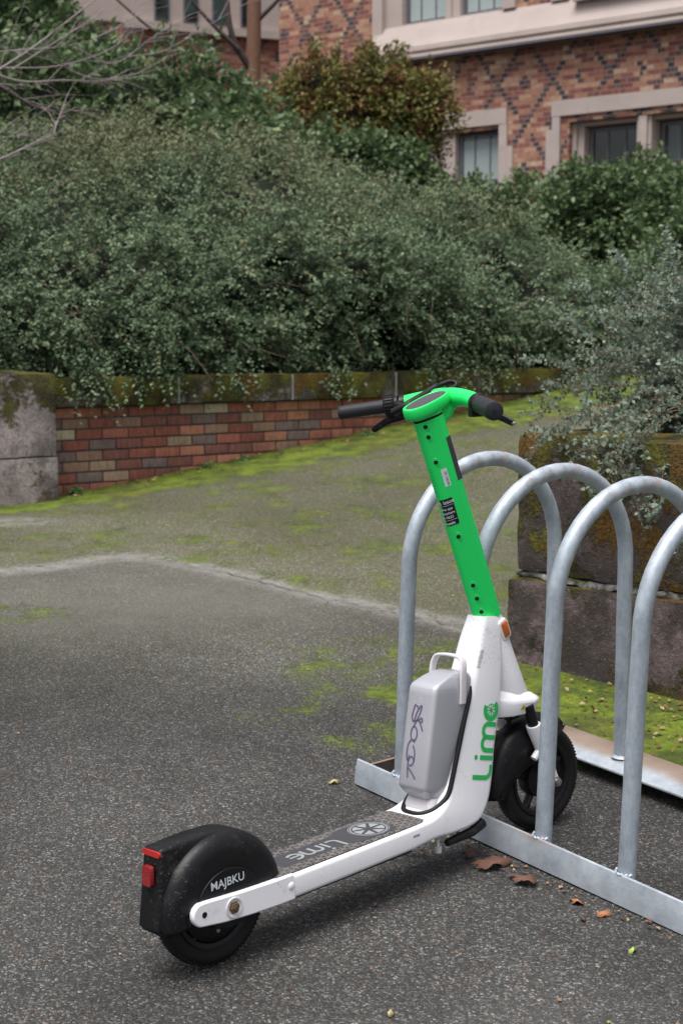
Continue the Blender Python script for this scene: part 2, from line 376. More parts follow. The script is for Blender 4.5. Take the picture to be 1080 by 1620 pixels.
M['ink'] = mat_simple('purple_marker_ink', (.10, .085, .15), .5, var=.2)
M['blk'] = mat_simple('black_sticker', (.010, .010, .011), .45)
M['dkst'] = mat_simple('charcoal_strip', (.035, .04, .05), .6, bump=.3, bscale=400)
M['yellow'] = mat_simple('yellow_sticker', (.72, .55, .02), .5)
M['screen'] = mat_simple('dark_display', (.030, .022, .026), .22, coat=.6)
M['mat'] = mat_mat()
M['matlogo'] = mat_simple('worn_grey_print', (.24, .25, .265), .7, var=.3)
M['matpanel'] = mat_simple('smooth_rubber_panel', (.040, .040, .046), .6, bump=.1)
M['clear'] = mat_simple('clear_plastic_cap', (.62, .62, .62), .15)
M['pillar'] = mat_concrete('pillar_concrete', (.31, .265, .26), top_z=1.22, mossy=.10)
M['block'] = mat_concrete('rough_dark_concrete', (.15, .112, .112), top_z=1.14, mossy=.27, dark=.28)
M['cap'] = mat_concrete('mossy_coping_stone', (.14, .12, .105), top_z=1.26, mossy=.36)
M['mortar'] = mat_simple('dark_mortar', (.085, .075, .070), .95, bump=.4, bscale=90, var=.5)
M['joint'] = mat_simple('pale_mortar', (.30, .31, .31), .9, bump=.6, bscale=60, var=.4)
M['brick'] = mat_brick(); M['diaper'] = mat_diaper(); M['joint2'] = mat_concrete('old_pale_mortar', (.27, .27, .27), top_z=.9, mossy=.10, dark=.2, scale=3); M['stone'] = mat_stone()
M['wframe'] = mat_simple('grey_window_frame', (.13, .125, .15), .5)
def mat_glass():
    s = N('window_glass'); c = s.mix(s.smooth(s.noise(1.1, 2), .4, .65), (.012, .018, .018), (.05, .085, .08))
    return s.P(color=c, rough=.06, spec=.7)
M['glass'] = mat_glass()
M['blind'] = mat_simple('pale_blind', (.34, .40, .40), .8, var=.15)
M['soil'] = mat_simple('dark_soil', (.022, .018, .012), .95, bump=.6, bscale=20, var=.5)
M['core'] = mat_simple('shade_dark_core', (.009, .012, .007), .95, bump=.8, bscale=25, var=.6)  # near-black: the shade between the leaves is put into this colour
M['twig'] = mat_simple('brown_twig', (.15, .10, .075), .8, var=.35)
M['greytwig'] = mat_simple('grey_bare_twig', (.24, .19, .20), .8, var=.3)
M['bark'] = mat_simple('reddish_bark', (.17, .085, .055), .85, bump=.6, bscale=40, var=.4)
M['cotone'] = mat_leaf('grey_green_leaf', [(0, (.060, .098, .072)), (.45, (.120, .170, .128)), (.78, (.20, .250, .19)), (.93, (.30, .34, .25)), (1, (.36, .30, .13))], back=(.28, .31, .27))
M['cotonefar'] = mat_leaf('grey_green_leaf_far', [(0, (.046, .084, .043)), (.45, (.112, .168, .092)), (.78, (.185, .240, .140)), (.93, (.255, .29, .175)), (1, (.32, .25, .11))], back=(.11, .15, .095), olive=(.20, .19, .10))
M['laurel'] = mat_leaf('dark_green_leaf', [(0, (.024, .048, .020)), (.5, (.066, .108, .044)), (.85, (.13, .185, .078)), (1, (.23, .27, .12))], back=(.15, .21, .11), rough=.4)
M['nandina'] = mat_leaf('red_green_leaf', [(0, (.07, .10, .022)), (.5, (.13, .16, .032)), (.8, (.19, .16, .05)), (1, (.28, .12, .06))], back=(.14, .11, .05), red=(.20, .085, .05))
M['litter'] = mat_leaf('dry_leaf_litter', [(0, (.10, .045, .025)), (.35, (.20, .10, .06)), (.65, (.33, .20, .12)), (.85, (.42, .30, .20)), (1, (.30, .33, .06))], back=(.25, .17, .12), rough=.8)
M['bigleaf'] = mat_simple('brown_dead_leaf', (.12, .055, .036), .8, bump=.8, bscale=60, var=.65)
M['greenleaf'] = mat_simple('fresh_green_leaf', (.33, .45, .10), .5)
M['weed'] = mat_leaf('weed_leaf', [(0, (.05, .12, .03)), (1, (.13, .24, .08))])
# ------------------------------------------------------------------ foliage tools
def unit(a): return a / (np.linalg.norm(a, axis=-1, keepdims=True) + 1e-9)
def leaves(pos, axis, nrm, ln, wd, fold=.25):
    """kite-shaped leaves; returns V, F"""
    axis = unit(axis); side = unit(np.cross(axis, nrm)); up = np.cross(side, axis)
    ln = ln[:, None]; wd = wd[:, None]
    v0 = pos; v2 = pos + axis * ln; mid = pos + axis * ln * .45 + up * (wd * fold)
    V = np.stack([v0, mid + side * wd, v2, mid - side * wd], 1).reshape(-1, 3)
    n = len(pos); F = np.arange(n * 4).reshape(n, 4); return V, F
def sprays(P, D, K, L, ll, lw, droop=.3, spread=.9, jit=.02):
    """twigs starting at P in direction D, each with K leaves"""
    n = len(P); D = unit(D); Ls = L * rng.uniform(.6, 1.3, n)
    t = (np.arange(K) + rng.uniform(0, 1, (n, K))) / K
    g = np.array([0, 0, -1.0])
    pos = P[:, None] + D[:, None] * (t * Ls[:, None])[..., None] + g * ((t ** 2) * (Ls * droop)[:, None])[..., None]
    pos = pos + rng.normal(0, jit, (n, K, 3))
    tan = unit(D[:, None] + g * (2 * t * droop)[..., None])
    rv = unit(rng.normal(size=(n, K, 3))); side = unit(np.cross(tan, rv))
    ax = unit(tan * (1 - .3 * spread) + side * spread)
    nr = unit(rng.normal(0, .42, (n, K, 3)) + np.array([0, -.25, 1.0]))
    sc = rng.uniform(.65, 1.25, (n, K))
    V, F = leaves(pos.reshape(-1, 3), ax.reshape(-1, 3), nr.reshape(-1, 3), (ll * sc).ravel(), (lw * sc).ravel())
    base = rng.uniform(0, 1, n)[:, None]
    r = np.clip(.55 * rng.uniform(0, 1, (n, K)) + .25 * base + .2 * t, 0, 1).ravel()
    return V, F, np.repeat(r, 4)
def cat_vf(lst):
    Vs, Fs, As = [], [], []; o = 0
    for V, F, A in lst: Vs.append(V); Fs.append(F + o); As.append(A); o += len(V)
    return np.concatenate(Vs), np.concatenate(Fs), np.concatenate(As)
def curve_twigs(paths, rads, seg=4):
    bm = bmesh.new()
    for p, r in zip(paths, rads):
        n = len(p); tube(bm, p, [r * (1 - .75 * i / (n - 1)) for i in range(n)], seg, cap=False)
    return bm
def adopt(child, root):
    child.parent = root; child.matrix_parent_inverse = Matrix.Translation(-Vector(root.location)); return child

def bush(name, blobs, n, K, L, ll, lw, mat, label, cat, group=None, droop=.25, lump=.14, base=None, face=None, core=.80, stems=14):
    """blobs: (cx,cy,cz,rx,ry,rz). leafy twigs over the lumpy outer surface, a solid dark core coloured as the shade inside"""
    bs = np.array(blobs, float); area = bs[:, 3] * bs[:, 5] + bs[:, 4] * bs[:, 5] + bs[:, 3] * bs[:, 4]
    pick = rng.choice(len(bs), size=n * 2, p=area / area.sum()); b = bs[pick]
    d = unit(rng.normal(size=(n * 2, 3))); keep = (d[:, 2] > -.5) & (d[:, 1] < .55); d = d[keep][:n]; b = b[keep][:n]
    off = np.array([noise.fractal(Vector((v[0] * 2.4 + c[0], v[1] * 2.4 + c[1], v[2] * 2.4 + c[2])), 1.0, 2.0, 3) for v, c in zip(d, b[:, :3])])
    r = (1 + lump * off * 1.6) * rng.uniform(.80, 1.03, len(d)); P = b[:, :3] + d * b[:, 3:6] * r[:, None]
    inside = np.zeros(len(P), bool)
    for q in bs: inside |= ((((P - q[:3]) / q[3:6]) ** 2).sum(1) < .55)
    P, d = P[~inside], d[~inside]
    D = unit(d + rng.normal(0, .45, d.shape) + np.array([0, 0, .25]))
    V, F, A = sprays(P, D, K, L, ll, lw, droop)
    zc = base if base else (bs[0, 0], bs[0, 1], float((bs[:, 2] - bs[:, 5]).min()))
    root = empty(name, zc); tag(root, label, cat, group)
    adopt(np_mesh('foliage', V, F, mat, None, {'rnd': A}), root)
    bm = bmesh.new()
    for q in bs:
        res = bmesh.ops.create_icosphere(bm, subdivisions=3, radius=1)
        for v in res['verts']:
            k = core * (1 + .25 * noise.fractal(v.co * 2.4 + Vector(q[:3]), 1, 2, 3))
            v.co = Vector((q[0] + v.co.x * q[3] * k, q[1] + v.co.y * q[4] * k, q[2] + v.co.z * q[5] * k))
    adopt(finish(bm, 'dark_core', M['core'], smooth=80), root)
    return root

# ------------------------------------------------------------------ ground
SEAM = [(-3.2, 5.7), (-2.3, 6.1), (-1.419, 6.231), (-.964, 6.50), (-.645, 6.374), (-.049, 5.797), (.454, 5.357), (.62, 5.15)]
SEAMC = [(p.x, p.y) for p in catmull([(a, b, 0) for a, b in SEAM], 10)]
BP = Vector((.559, 4.969, 0)); BD = Vector((math.cos(R_(-44)), math.sin(R_(-44)), 0)); BN = Vector((-math.sin(R_(44)), -math.cos(R_(44)), 0))
def axis_vals(lo, hi, step, far_lo, far_hi):
    a = list(np.arange(lo, hi, step)); s = step
    while a[-1] < far_hi: s *= 1.35; a.append(a[-1] + s)
    s = step
    while a[0] > far_lo: s *= 1.35; a.insert(0, a[0] - s)
    return np.array(a)
def build_ground():
    xs = axis_vals(-2.8, 3.0, .045, -90, 90); ys = axis_vals(1.4, 11.0, .045, -40, 160)
    nx, ny = len(xs), len(ys); X, Y = np.meshgrid(xs, ys)
    Z = np.empty_like(X)
    for j in range(ny):
        for i in range(nx): Z[j, i] = ground_z(X[j, i], Y[j, i])
    X1, Y1 = X.ravel(), Y.ravel(); V = np.stack([X1, Y1, Z.ravel()], 1)
    near = (np.abs(X1) < 4) & (Y1 < 12) & (Y1 > 0)
    V[near, 2] += np.array([.006 * noise.noise(Vector((x * 1.3, y * 1.3, 0))) for x, y in zip(X1[near], Y1[near])])
    idx = np.arange(nx * ny).reshape(ny, nx)
    F = np.stack([idx[:-1, :-1], idx[:-1, 1:], idx[1:, 1:], idx[1:, :-1]], -1).reshape(-1, 4)
    sp = np.array(SEAMC); A, B = sp[:-1], sp[1:]; P = V[:, :2]
    dist = np.full(len(P), 9.); sgn = np.zeros(len(P))
    for a, b in zip(A, B):
        ab = b - a; t = np.clip(((P - a) @ ab) / (ab @ ab), 0, 1); q = a + t[:, None] * ab; dd = np.linalg.norm(P - q, axis=1)
        c = ab[0] * (P[:, 1] - a[1]) - ab[1] * (P[:, 0] - a[0]); m = dd < dist; dist[m] = dd[m]; sgn[m] = np.sign(c[m])
    up = (sgn > 0).astype(float)
    def ss(x, a, b): t = np.clip((x - a) / (b - a), 0, 1); return t * t * (3 - 2 * t)
    seam = 1 - ss(dist, .02, .115)
    seam = np.maximum(seam, .75 * (1 - ss(np.hypot((X1 + 1.75) / .42, (Y1 - 7.3) / .16), .6, 1.1)))
    rel = P - np.array(WP[:2]); t = rel @ np.array(WD[:2]); d = rel @ np.array(WN[:2])
    wall = (1 - ss(d, .12, .55 + .25 * np.clip(t, 0, 4))) * .95
    wall = np.maximum(wall, .50 * (1 - ss(d, .4, 2.6)) * ss(t, .3, 3.2))
    rb = P - np.array(BP[:2]); bt = rb @ np.array(BD[:2]); bd = rb @ np.array(BN[:2])
    strip = (1 - ss(bd, .56, .76)) * ss(bt, -.38, .10)
    ed = np.hypot(X1 - .38, (Y1 - 4.65) * .8)
    patch = .44 * (1 - ss(ed, .25, 1.25))
    spot = .45 * (1 - ss(np.hypot((X1 + 1.2) / .35, (Y1 - 5.55) / .3), .3, 1.1))
    base = up * .40 + .12 * (1 - up) * ss(Y1, 3.6, 5.2)
    moss = np.clip(np.maximum.reduce([wall, strip, patch, spot, base]), 0, 1)
    pale = .8 * (1 - up) * (1 - ss(np.hypot((X1 + .75) / 1.1, (Y1 - 5.75) / .75), .3, 1.1)) + .45 * (1 - ss(np.hypot((X1 - .45) / .6, (Y1 - 2.45) / .35), .2, 1.1))
    o = np_mesh('ground', V, F, M['ground'], None, dict(moss=moss, pale=pale, seam=seam, upper=up * (1 - .4 * wall) + (1 - up) * .35 * ss(Y1, 4.0, 5.6), crack=np.zeros(len(P))), smooth=True)
    tag(o, kind='structure'); return o
ground = build_ground()
# fine crack along the slab joint
bm = bmesh.new(); prev = None
seg = [Vector((x, y, 0)) for x, y in SEAMC][26:62]; pts = []
for a, b in zip(seg, seg[1:]):
    for k in range(6): pts.append(a.lerp(b, k / 6))
for i, p in enumerate(pts[:-1]):
    w = .0018 + .003 * abs(noise.noise(p * 9)); j = noise.noise(p * 14) * .022; dirv = (pts[i + 1] - p).normalized(); nn = Vector((-dirv.y, dirv.x, 0))
    L_ = p + nn * (j - .03 + w); R2 = p + nn * (j - .03 - w); cur = []
    for q in (L_, R2): cur.append(bm.verts.new((q.x, q.y, ground_z(q.x, q.y) + .0085)))
    if prev: bm.faces.new((prev[0], prev[1], cur[1], cur[0]))
    prev = cur
tag(finish(bm, 'pavement_crack', mat_simple('crack_dirt', (.085, .06, .032), .95), smooth=0), kind='structure')

# hillside behind the retaining wall
def hill_z(t, d): return 1.02 + 1.55 * sstep(d, .2, 5.5) + .35 * sstep(d, 5, 14)
def build_hill():
    ts = np.linspace(-14, 22, 60); ds = np.concatenate([np.linspace(.24, 8, 30), np.linspace(8.6, 40, 14)]); V = []
    for d in ds:
        for t in ts:
            p = WP + WD * t - WN * d; V.append((p.x, p.y, hill_z(t, d) + .08 * noise.noise(p * .6)))
    n = len(ts); idx = np.arange(len(V)).reshape(len(ds), n)
    F = np.stack([idx[:-1, :-1], idx[:-1, 1:], idx[1:, 1:], idx[1:, :-1]], -1).reshape(-1, 4)
    tag(np_mesh('hillside', np.array(V), F, M['soil'], None, smooth=True), kind='structure')
build_hill()

# ------------------------------------------------------------------ retaining wall
def wpt(t, n, z): p = WP + WD * t + WN * n; return Vector((p.x, p.y, z))
WM = Matrix.Translation(WP) @ Matrix(((WD.x, WN.x, 0, 0), (WD.y, WN.y, 0, 0), (0, 0, 1, 0), (0, 0, 0, 1)))   # wall frame: x along, y toward camera, z up
def rough_box(bm, c, s, step=.05, amp=.006, rnd=.015, M_=None, freq=9.):
    """box with gridded faces, rounded edges and an uneven skin"""
    nx, ny, nz = [max(2, int(math.ceil(q / step))) for q in s]; vd = {}
    def V_(i, j, k):
        if (i, j, k) not in vd:
            p = Vector(((i / nx - .5) * s[0], (j / ny - .5) * s[1], (k / nz - .5) * s[2]))
            inner = Vector([max(-s[a] / 2 + rnd, min(s[a] / 2 - rnd, p[a])) for a in range(3)]); dv = p - inner
            if dv.length > 1e-9: p = inner + dv.normalized() * min(dv.length, rnd)
            q = p + Vector(c); nv = Vector((noise.noise(q * freq), noise.noise(q * freq + Vector((7, 3, 1))), noise.noise(q * freq + Vector((1, 9, 4)))))
            nv += .5 * Vector((noise.noise(q * freq * 3), noise.noise(q * freq * 3 + Vector((2, 2, 2))), noise.noise(q * freq * 3 + Vector((4, 1, 4)))))
            q = q + nv * amp; vd[(i, j, k)] = bm.verts.new(M_ @ q if M_ is not None else q)
        return vd[(i, j, k)]
    for i in range(nx):
        for j in range(ny):
            for k in (0, nz): bm.faces.new((V_(i, j, k), V_(i + 1, j, k), V_(i + 1, j + 1, k), V_(i, j + 1, k)))
    for i in range(nx):
        for k in range(nz):
            for j in (0, ny): bm.faces.new((V_(i, j, k), V_(i + 1, j, k), V_(i + 1, j, k + 1), V_(i, j, k + 1)))
    for j in range(ny):
        for k in range(nz):
            for i in (0, nx): bm.faces.new((V_(i, j, k), V_(i, j + 1, k), V_(i, j + 1, k + 1), V_(i, j, k + 1)))
wall = empty('retaining_wall', wpt(2, 0, .5))
tag(wall, 'low brick retaining wall with mossy stone coping below the shrubs', 'wall')
CH, CL = .0582, .158
bm = bmesh.new(); lay = bm.verts.layers.float.new('bc'); z = 1.003 - CH; row = 0
while z > .33:
    x = -.035 - (CL / 2 if row % 2 else 0)
    while x < 6.6:
        x0, x1 = max(x, -.03) + .0045, x + CL - .0045; x += CL
        if x1 - x0 < .02: continue
        gx = wpt(x0, 0, 0)
        if z + CH < ground_z(gx.x, gx.y) - .05: continue
        jy = random.uniform(-.0025, .0025); before = len(bm.verts)
        vs = box(bm, ((x0 + x1) / 2, -.045 + jy, z + CH / 2 + random.uniform(-.0012, .0012)), (x1 - x0, .09, CH - .009), None, .0022)
        r = random.random()
        for v in vs: v[lay] = r; v.co = WM @ v.co
    z -= CH; row += 1
adopt(finish(bm, 'brickwork', M['brick'], smooth=30), wall)
bm = bmesh.new(); box(bm, (3.3, -.05, .66), (6.9, .085, .72), WM)
adopt(finish(bm, 'mortar_bed', M['mortar'], smooth=0), wall)
for i in range(-1, 9):
    x0 = -.02 + i * .75; bm = bmesh.new()
    if i < 0: continue
    rough_box(bm, (x0 + .375, -.10, 1.083 + random.uniform(-.002, .002)), (.742, .30, .155), .035, .004, .014, WM)
    adopt(finish(bm, 'coping_stone', M['cap'], smooth=60), wall)
    bm = bmesh.new(); box(bm, (x0, -.10, 1.083), (.012, .285, .146), WM)
    adopt(finish(bm, 'coping_joint', M['joint'], smooth=0), wall)
# left pillar
pil = empty('stone_pillar', wpt(-.6, .08, .5)); tag(pil, 'pale stained concrete pillar at the left end of the brick wall', 'pillar')
bm = bmesh.new(); rough_box(bm, (-.63, -.16, .56), (1.20, .55, .394), .04, .0022, .008, WM, 6); adopt(finish(bm, 'lower_block', M['pillar'], smooth=60), pil)
bm = bmesh.new(); rough_box(bm, (-.632, -.162, .975), (1.195, .55, .432), .04, .0028, .012, WM, 6)
Wi = WM.inverted()
for v in bm.verts:
    q = Wi @ v.co
    if q.z > 1.12: v.co.z += .035 * max(0, 1 - ((q.x + .63) / .6) ** 2) * max(0, 1 - ((q.y + .162) / .275) ** 2)
adopt(finish(bm, 'upper_block', M['pillar'], smooth=60), pil)

# right block of the planter
BM_ = Matrix.Translation(BP) @ Matrix(((BD.x, BN.x, 0, 0), (BD.y, BN.y, 0, 0), (0, 0, 1, 0), (0, 0, 0, 1)))
blk = empty('planter_wall', BM_ @ Vector((1, -.15, .3))); tag(blk, 'dark mossy concrete planter wall behind the bike rack', 'wall')
bm = bmesh.new(); rough_box(bm, (1.45, -.19, .41), (2.92, .40, .385), .04, .009, .016, BM_, 7); adopt(finish(bm, 'lower_course', M['block'], smooth=60), blk)
bm = bmesh.new(); rough_box(bm, (1.46, -.205, .851), (2.89, .40, .462), .04, .010, .022, BM_, 7); adopt(finish(bm, 'upper_course', M['block'], smooth=60), blk)
bm = bmesh.new(); rough_box(bm, (1.45, -.205, .612), (2.875, .39, .024), .025, .011, .006, BM_, 16); adopt(finish(bm, 'mortar_joint', M['joint2'], smooth=60), blk)
bm = bmesh.new(); rough_box(bm, (1.9, -1.1, .66), (2.2, 1.42, .74), .12, .03, .02, BM_, 3); tag(finish(bm, 'planter_soil', M['soil'], smooth=60), kind='structure')
# ------------------------------------------------------------------ building (facade frame: x along, y out of the wall, z up)
th = R_(-40); FD = Vector((math.cos(th), math.sin(th), 0)); FN = Vector((math.sin(th), -math.cos(th), 0))
FM = Matrix.Translation((2.93, 22, 0)) @ Matrix(((FD.x, FN.x, 0, 0), (FD.y, FN.y, 0, 0), (0, 0, 1, 0), (0, 0, 0, 1)))
def fpart(name, mat, boxes, parent, bevel=0, M4=None, smooth=0):
    bm = bmesh.new()
    for (x0, x1, y0, y1, z0, z1) in boxes: box(bm, ((x0 + x1) / 2, (y0 + y1) / 2, (z0 + z1) / 2), (x1 - x0, y1 - y0, z1 - z0), None, bevel)
    o = finish(bm, name, mat, parent, smooth); return o
def window(parent, x0, x1, z0, z1, cols, y=-.26, rows=(), blind=False):
    w = fpart('window', M['wframe'], [(x0, x0 + .05, y, y + .05, z0, z1), (x1 - .05, x1, y, y + .05, z0, z1), (x0 + .05, x1 - .05, y, y + .05, z1 - .05, z1), (x0 + .05, x1 - .05, y, y + .05, z0, z0 + .05)]
              + [(x0 + (x1 - x0) * k / cols - .011, x0 + (x1 - x0) * k / cols + .011, y + .008, y + .042, z0 + .05, z1 - .05) for k in range(1, cols)]
              + [(x0 + .05, x1 - .05, y + .01, y + .04, zz - .011, zz + .011) for zz in rows], parent)
    fpart('pane', M['glass'], [(x0 + .04, x1 - .04, y + .018, y + .026, z0 + .04, z1 - .04)], w)
    if blind: fpart('blind', M['blind'], [(x0 + .06, x1 - .06, y + .0275, y + .031, z0 + .06, z1 - .10)], w)
bld = empty('brick_building'); bld.matrix_world = FM
tag(bld, 'patterned brick building with pink stone window surrounds above the shrubs', 'building')
T = .45   # wall thickness
W1 = (-1.97, -.83, 2.9, 4.30); W2 = (.34, 9.0, 2.9, 4.30)
fpart('wall', M['diaper'], [(-5.14, -3.17, -T, 0, 1.5, 9.5), (-3.17, -1.97, -T, 0, 1.5, 5.40), (-1.97, -.83, -T, 0, 4.30, 5.40), (-.83, .34, -T, 0, 1.5, 5.40), (.34, 9.0, -T, 0, 4.30, 5.40),
      (-1.97, -.83, -T, 0, 1.5, 2.9), (.34, 9.0, -T, 0, 1.5, 2.9), (-.62, .02, -.2, -.02, 5.88, 9.5), (9.0, 14, -T, 0, 1.5, 9.5)], bld)
fpart('side_wall', M['diaper'], [(-5.14, -4.80, -9, -T, 1.5, 9.5)], bld)
# cornice: sloping weathering, roll and undercut
def profile_part(name, mat, prof, x0, x1, parent, smooth=30):
    bm = bmesh.new(); loft(bm, [[(x, y, z) for y, z in prof] for x in (x0, x1)]); return finish(bm, name, mat, parent, smooth)
profile_part('cornice', M['stone'], [(-.1, 5.97), (-.02, 5.97), (.06, 5.86), (.09, 5.74), (.20, 5.60), (.205, 5.53), (.17, 5.52), (.165, 5.49), (.215, 5.48), (.22, 5.44), (.14, 5.41), (.06, 5.395), (-.1, 5.395)], -3.13, 14, bld, 25)
profile_part('drip_mould', mat_simple('dark_stone', (.075, .07, .085), .7, var=.4), [(.16, 5.435), (.228, 5.436), (.232, 5.40), (.15, 5.372)], -3.13, 14, bld, 25)  # strip along the lower cornice lip, darker than the other stone
# upper storey stone bay with windows
fpart('jamb', M['stone'], [(-3.17, -2.98, -T, .05, 5.45, 9.4), (-2.98, -2.66, -T, -.04, 5.97, 9.4), (-.80, -.58, -T, .03, 5.975, 9.4), (.02, .30, -T, .03, 5.975, 9.4), (.30, .44, -T, -.05, 5.975, 9.4)], bld)
fpart('mullion', M['stone'], [(-1.84, -1.74, -.30, -.03, 5.975, 9.4), (-1.74, -1.60, -.30, -.06, 5.975, 9.4)], bld)
fpart('window_sill', M['stone'], [(-2.66, -.80, -.32, -.02, 5.9, 5.99)], bld)
window(bld, -2.66, -1.84, 5.99, 7.6, 3, -.2, (6.9,), True); window(bld, -1.60, -.80, 5.99, 7.6, 3, -.2, (6.9,), True)
profile_part('bay_sill', M['stone'], [(-.2, 6.02), (.0, 6.02), (.15, 5.93), (.15, 5.90), (-.2, 5.90)], .44, 9, bld)
for k in range(3):
    x0 = .5 + k * 1.15; window(bld, x0 + .05, x0 + .95, 6.04, 7.6, 3, -.22, (), k % 2 == 0)
    fpart('mullion', M['stone'], [(x0 + .95, x0 + 1.2, -.3, -.03, 6.02, 9.4)], bld)
fpart('upper_stone', M['stone'], [(-3.1, 9, -T, .02, 7.6, 9.45)], bld)
# lower windows: lintel, quoined jambs, splayed reveal
fpart('lintel', M['stone'], [(-2.12, -.70, -T, .035, 4.36, 4.585)], bld, .008)
fpart('lintel', M['stone'], [(.06, 9.2, -T, .035, 4.385, 4.60)], bld, .008)
fpart('jamb', M['stone'], [(-2.12, -1.90, -T, .03, 2.8, 4.36), (-.83, -.69, -T, .031, 2.8, 4.36), (-.69, -.59, -.3, .028, 3.3, 4.04),
      (.07, .20, -T, .031, 2.8, 4.385), (-.03, .07, -.3, .028, 3.3, 4.21), (.20, .30, -T, -.04, 2.8, 4.385), (.30, .40, -T, -.09, 2.8, 4.33), (.40, .50, -T, -.14, 2.8, 4.28)], bld, .006)
fpart('window_head', M['stone'], [(.30, 9, -T, -.05, 4.30, 4.384), (.40, 9, -T, -.12, 4.24, 4.299), (-1.90, -.83, -T, -.05, 4.30, 4.359)], bld, .005)
for k in range(5):
    x0 = .5 + k * 1.12
    window(bld, x0 + .02, x0 + .86, 3.1, 4.22, 3, -.32, (3.70,), False)
    fpart('mullion', M['stone'], [(x0 + .88, x0 + 1.10, -.40, -.05, 2.8, 4.30), (x0 + .93, x0 + 1.05, -.05, -.01, 2.8, 4.30)], bld, .004)
window(bld, -1.64, -.835, 3.1, 4.30, 3, -.20, (3.6,), True)
fpart('mullion', M['stone'], [(-1.89, -1.66, -.40, -.05, 2.8, 4.299)], bld, .004)
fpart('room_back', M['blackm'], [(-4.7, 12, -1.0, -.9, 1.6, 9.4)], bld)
fpart('roof', M['wframe'], [(-5.2, 14.2, -10, .1, 9.5, 9.8)], bld)
# far stone wing at the left
u2 = Vector((math.cos(R_(24)), math.sin(R_(24)), 0)); n2 = Vector((math.sin(R_(24)), -math.cos(R_(24)), 0))
GMx = Matrix.Translation((-3.0, 30, 0)) @ Matrix(((u2.x, n2.x, 0, 0), (u2.y, n2.y, 0, 0), (0, 0, 1, 0), (0, 0, 0, 1)))
wing = empty('stone_wing'); wing.matrix_world = GMx
tag(wing, 'pale stone and brick wing with narrow dark windows, far behind the bare trunk', 'building')
fpart('wall', M['diaper'], [(-4, 3.4, -.5, 0, 2, 7.15)], wing)
fpart('upper_wall', M['stone'], [(-4, 3.4, -.6, .03, 7.15, 12)], wing)
fpart('ledge', M['stone'], [(-1.2, 2.9, -.1, .14, 7.05, 7.20)], wing)
for k in range(4): 
    w_ = fpart('window', M['wframe'], [(-.62 + k * .58, -.32 + k * .58, .032, .06, 7.24, 9.2)], wing); fpart('pane', M['glass'], [(-.59 + k * .58, -.35 + k * .58, .062, .068, 7.27, 9.17)], w_)
for k in range(2):
    w_ = fpart('window', M['wframe'], [(2.1 + k * .62, 2.45 + k * .62, .032, .06, 7.0, 9.2)], wing); fpart('pane', M['glass'], [(2.13 + k * .62, 2.42 + k * .62, .062, .068, 7.03, 9.17)], w_)

# ------------------------------------------------------------------ planting on the slope
def ridge(t): return float(np.interp(t, [-3, -1.5, .8, 1.95, 2.6, 3.4, 4.2, 4.8, 5.6, 6.5], [2.35, 2.55, 2.72, 2.95, 2.82, 2.68, 2.48, 2.2, 1.7, 1.4]))
vs_ = [0, .08, .2, .35, .55, .75, 1]; gs_ = [0, .09, .25, .46, .69, .88, 1]; os_ = [-.20, -.04, -.03, -.30, -.95, -1.9, -3.1]
NT, NV = 150, 90; TT = np.linspace(-3.2, 6.2, NT); VV = np.linspace(0, 1, NV); S = np.zeros((NV, NT, 3))
for j, v in enumerate(VV):
    g = np.interp(v, vs_, gs_); of = np.interp(v, vs_, os_)
    for i, t in enumerate(TT):
        h = 1.19 + (ridge(t) - 1.19) * g; p = wpt(t, of, h)
        k = noise.fractal(Vector((t * 1.5, v * 5.0, 1.3)), 1.0, 2.1, 4) * .22 + abs(noise.noise(Vector((t * 2.3 + v * 2, v * 7.0 - t * .8, 4)))) * .44 - .14
        k *= min(1, v * 7 + .2)
        p += WN * k * .8 + Vector((0, 0, k * .7)); S[j, i] = p
def surf_sample(n, tmin=-3.1, tmax=6.1, vpow=1.0):
    tj = rng.uniform((tmin + 3.2) / 9.4 * (NT - 1.01), (tmax + 3.2) / 9.4 * (NT - 1.01), n); vj = rng.uniform(0, 1, n) ** vpow * (NV - 1.01)
    i = tj.astype(int); j = vj.astype(int); a = (tj - i)[:, None]; b = (vj - j)[:, None]
    P = S[j, i] * (1 - a) * (1 - b) + S[j, i + 1] * a * (1 - b) + S[j + 1, i] * (1 - a) * b + S[j + 1, i + 1] * a * b
    Nn = unit(np.cross(S[j, i + 1] - S[j, i], S[j + 1, i] - S[j, i])); return P, Nn, tj, vj
cot = empty('spreading_cotoneaster', wpt(1.5, -1, 1.1)); tag(cot, 'wide mass of small-leaved grey-green shrub covering the bank above the brick wall', 'shrub')
lst = []
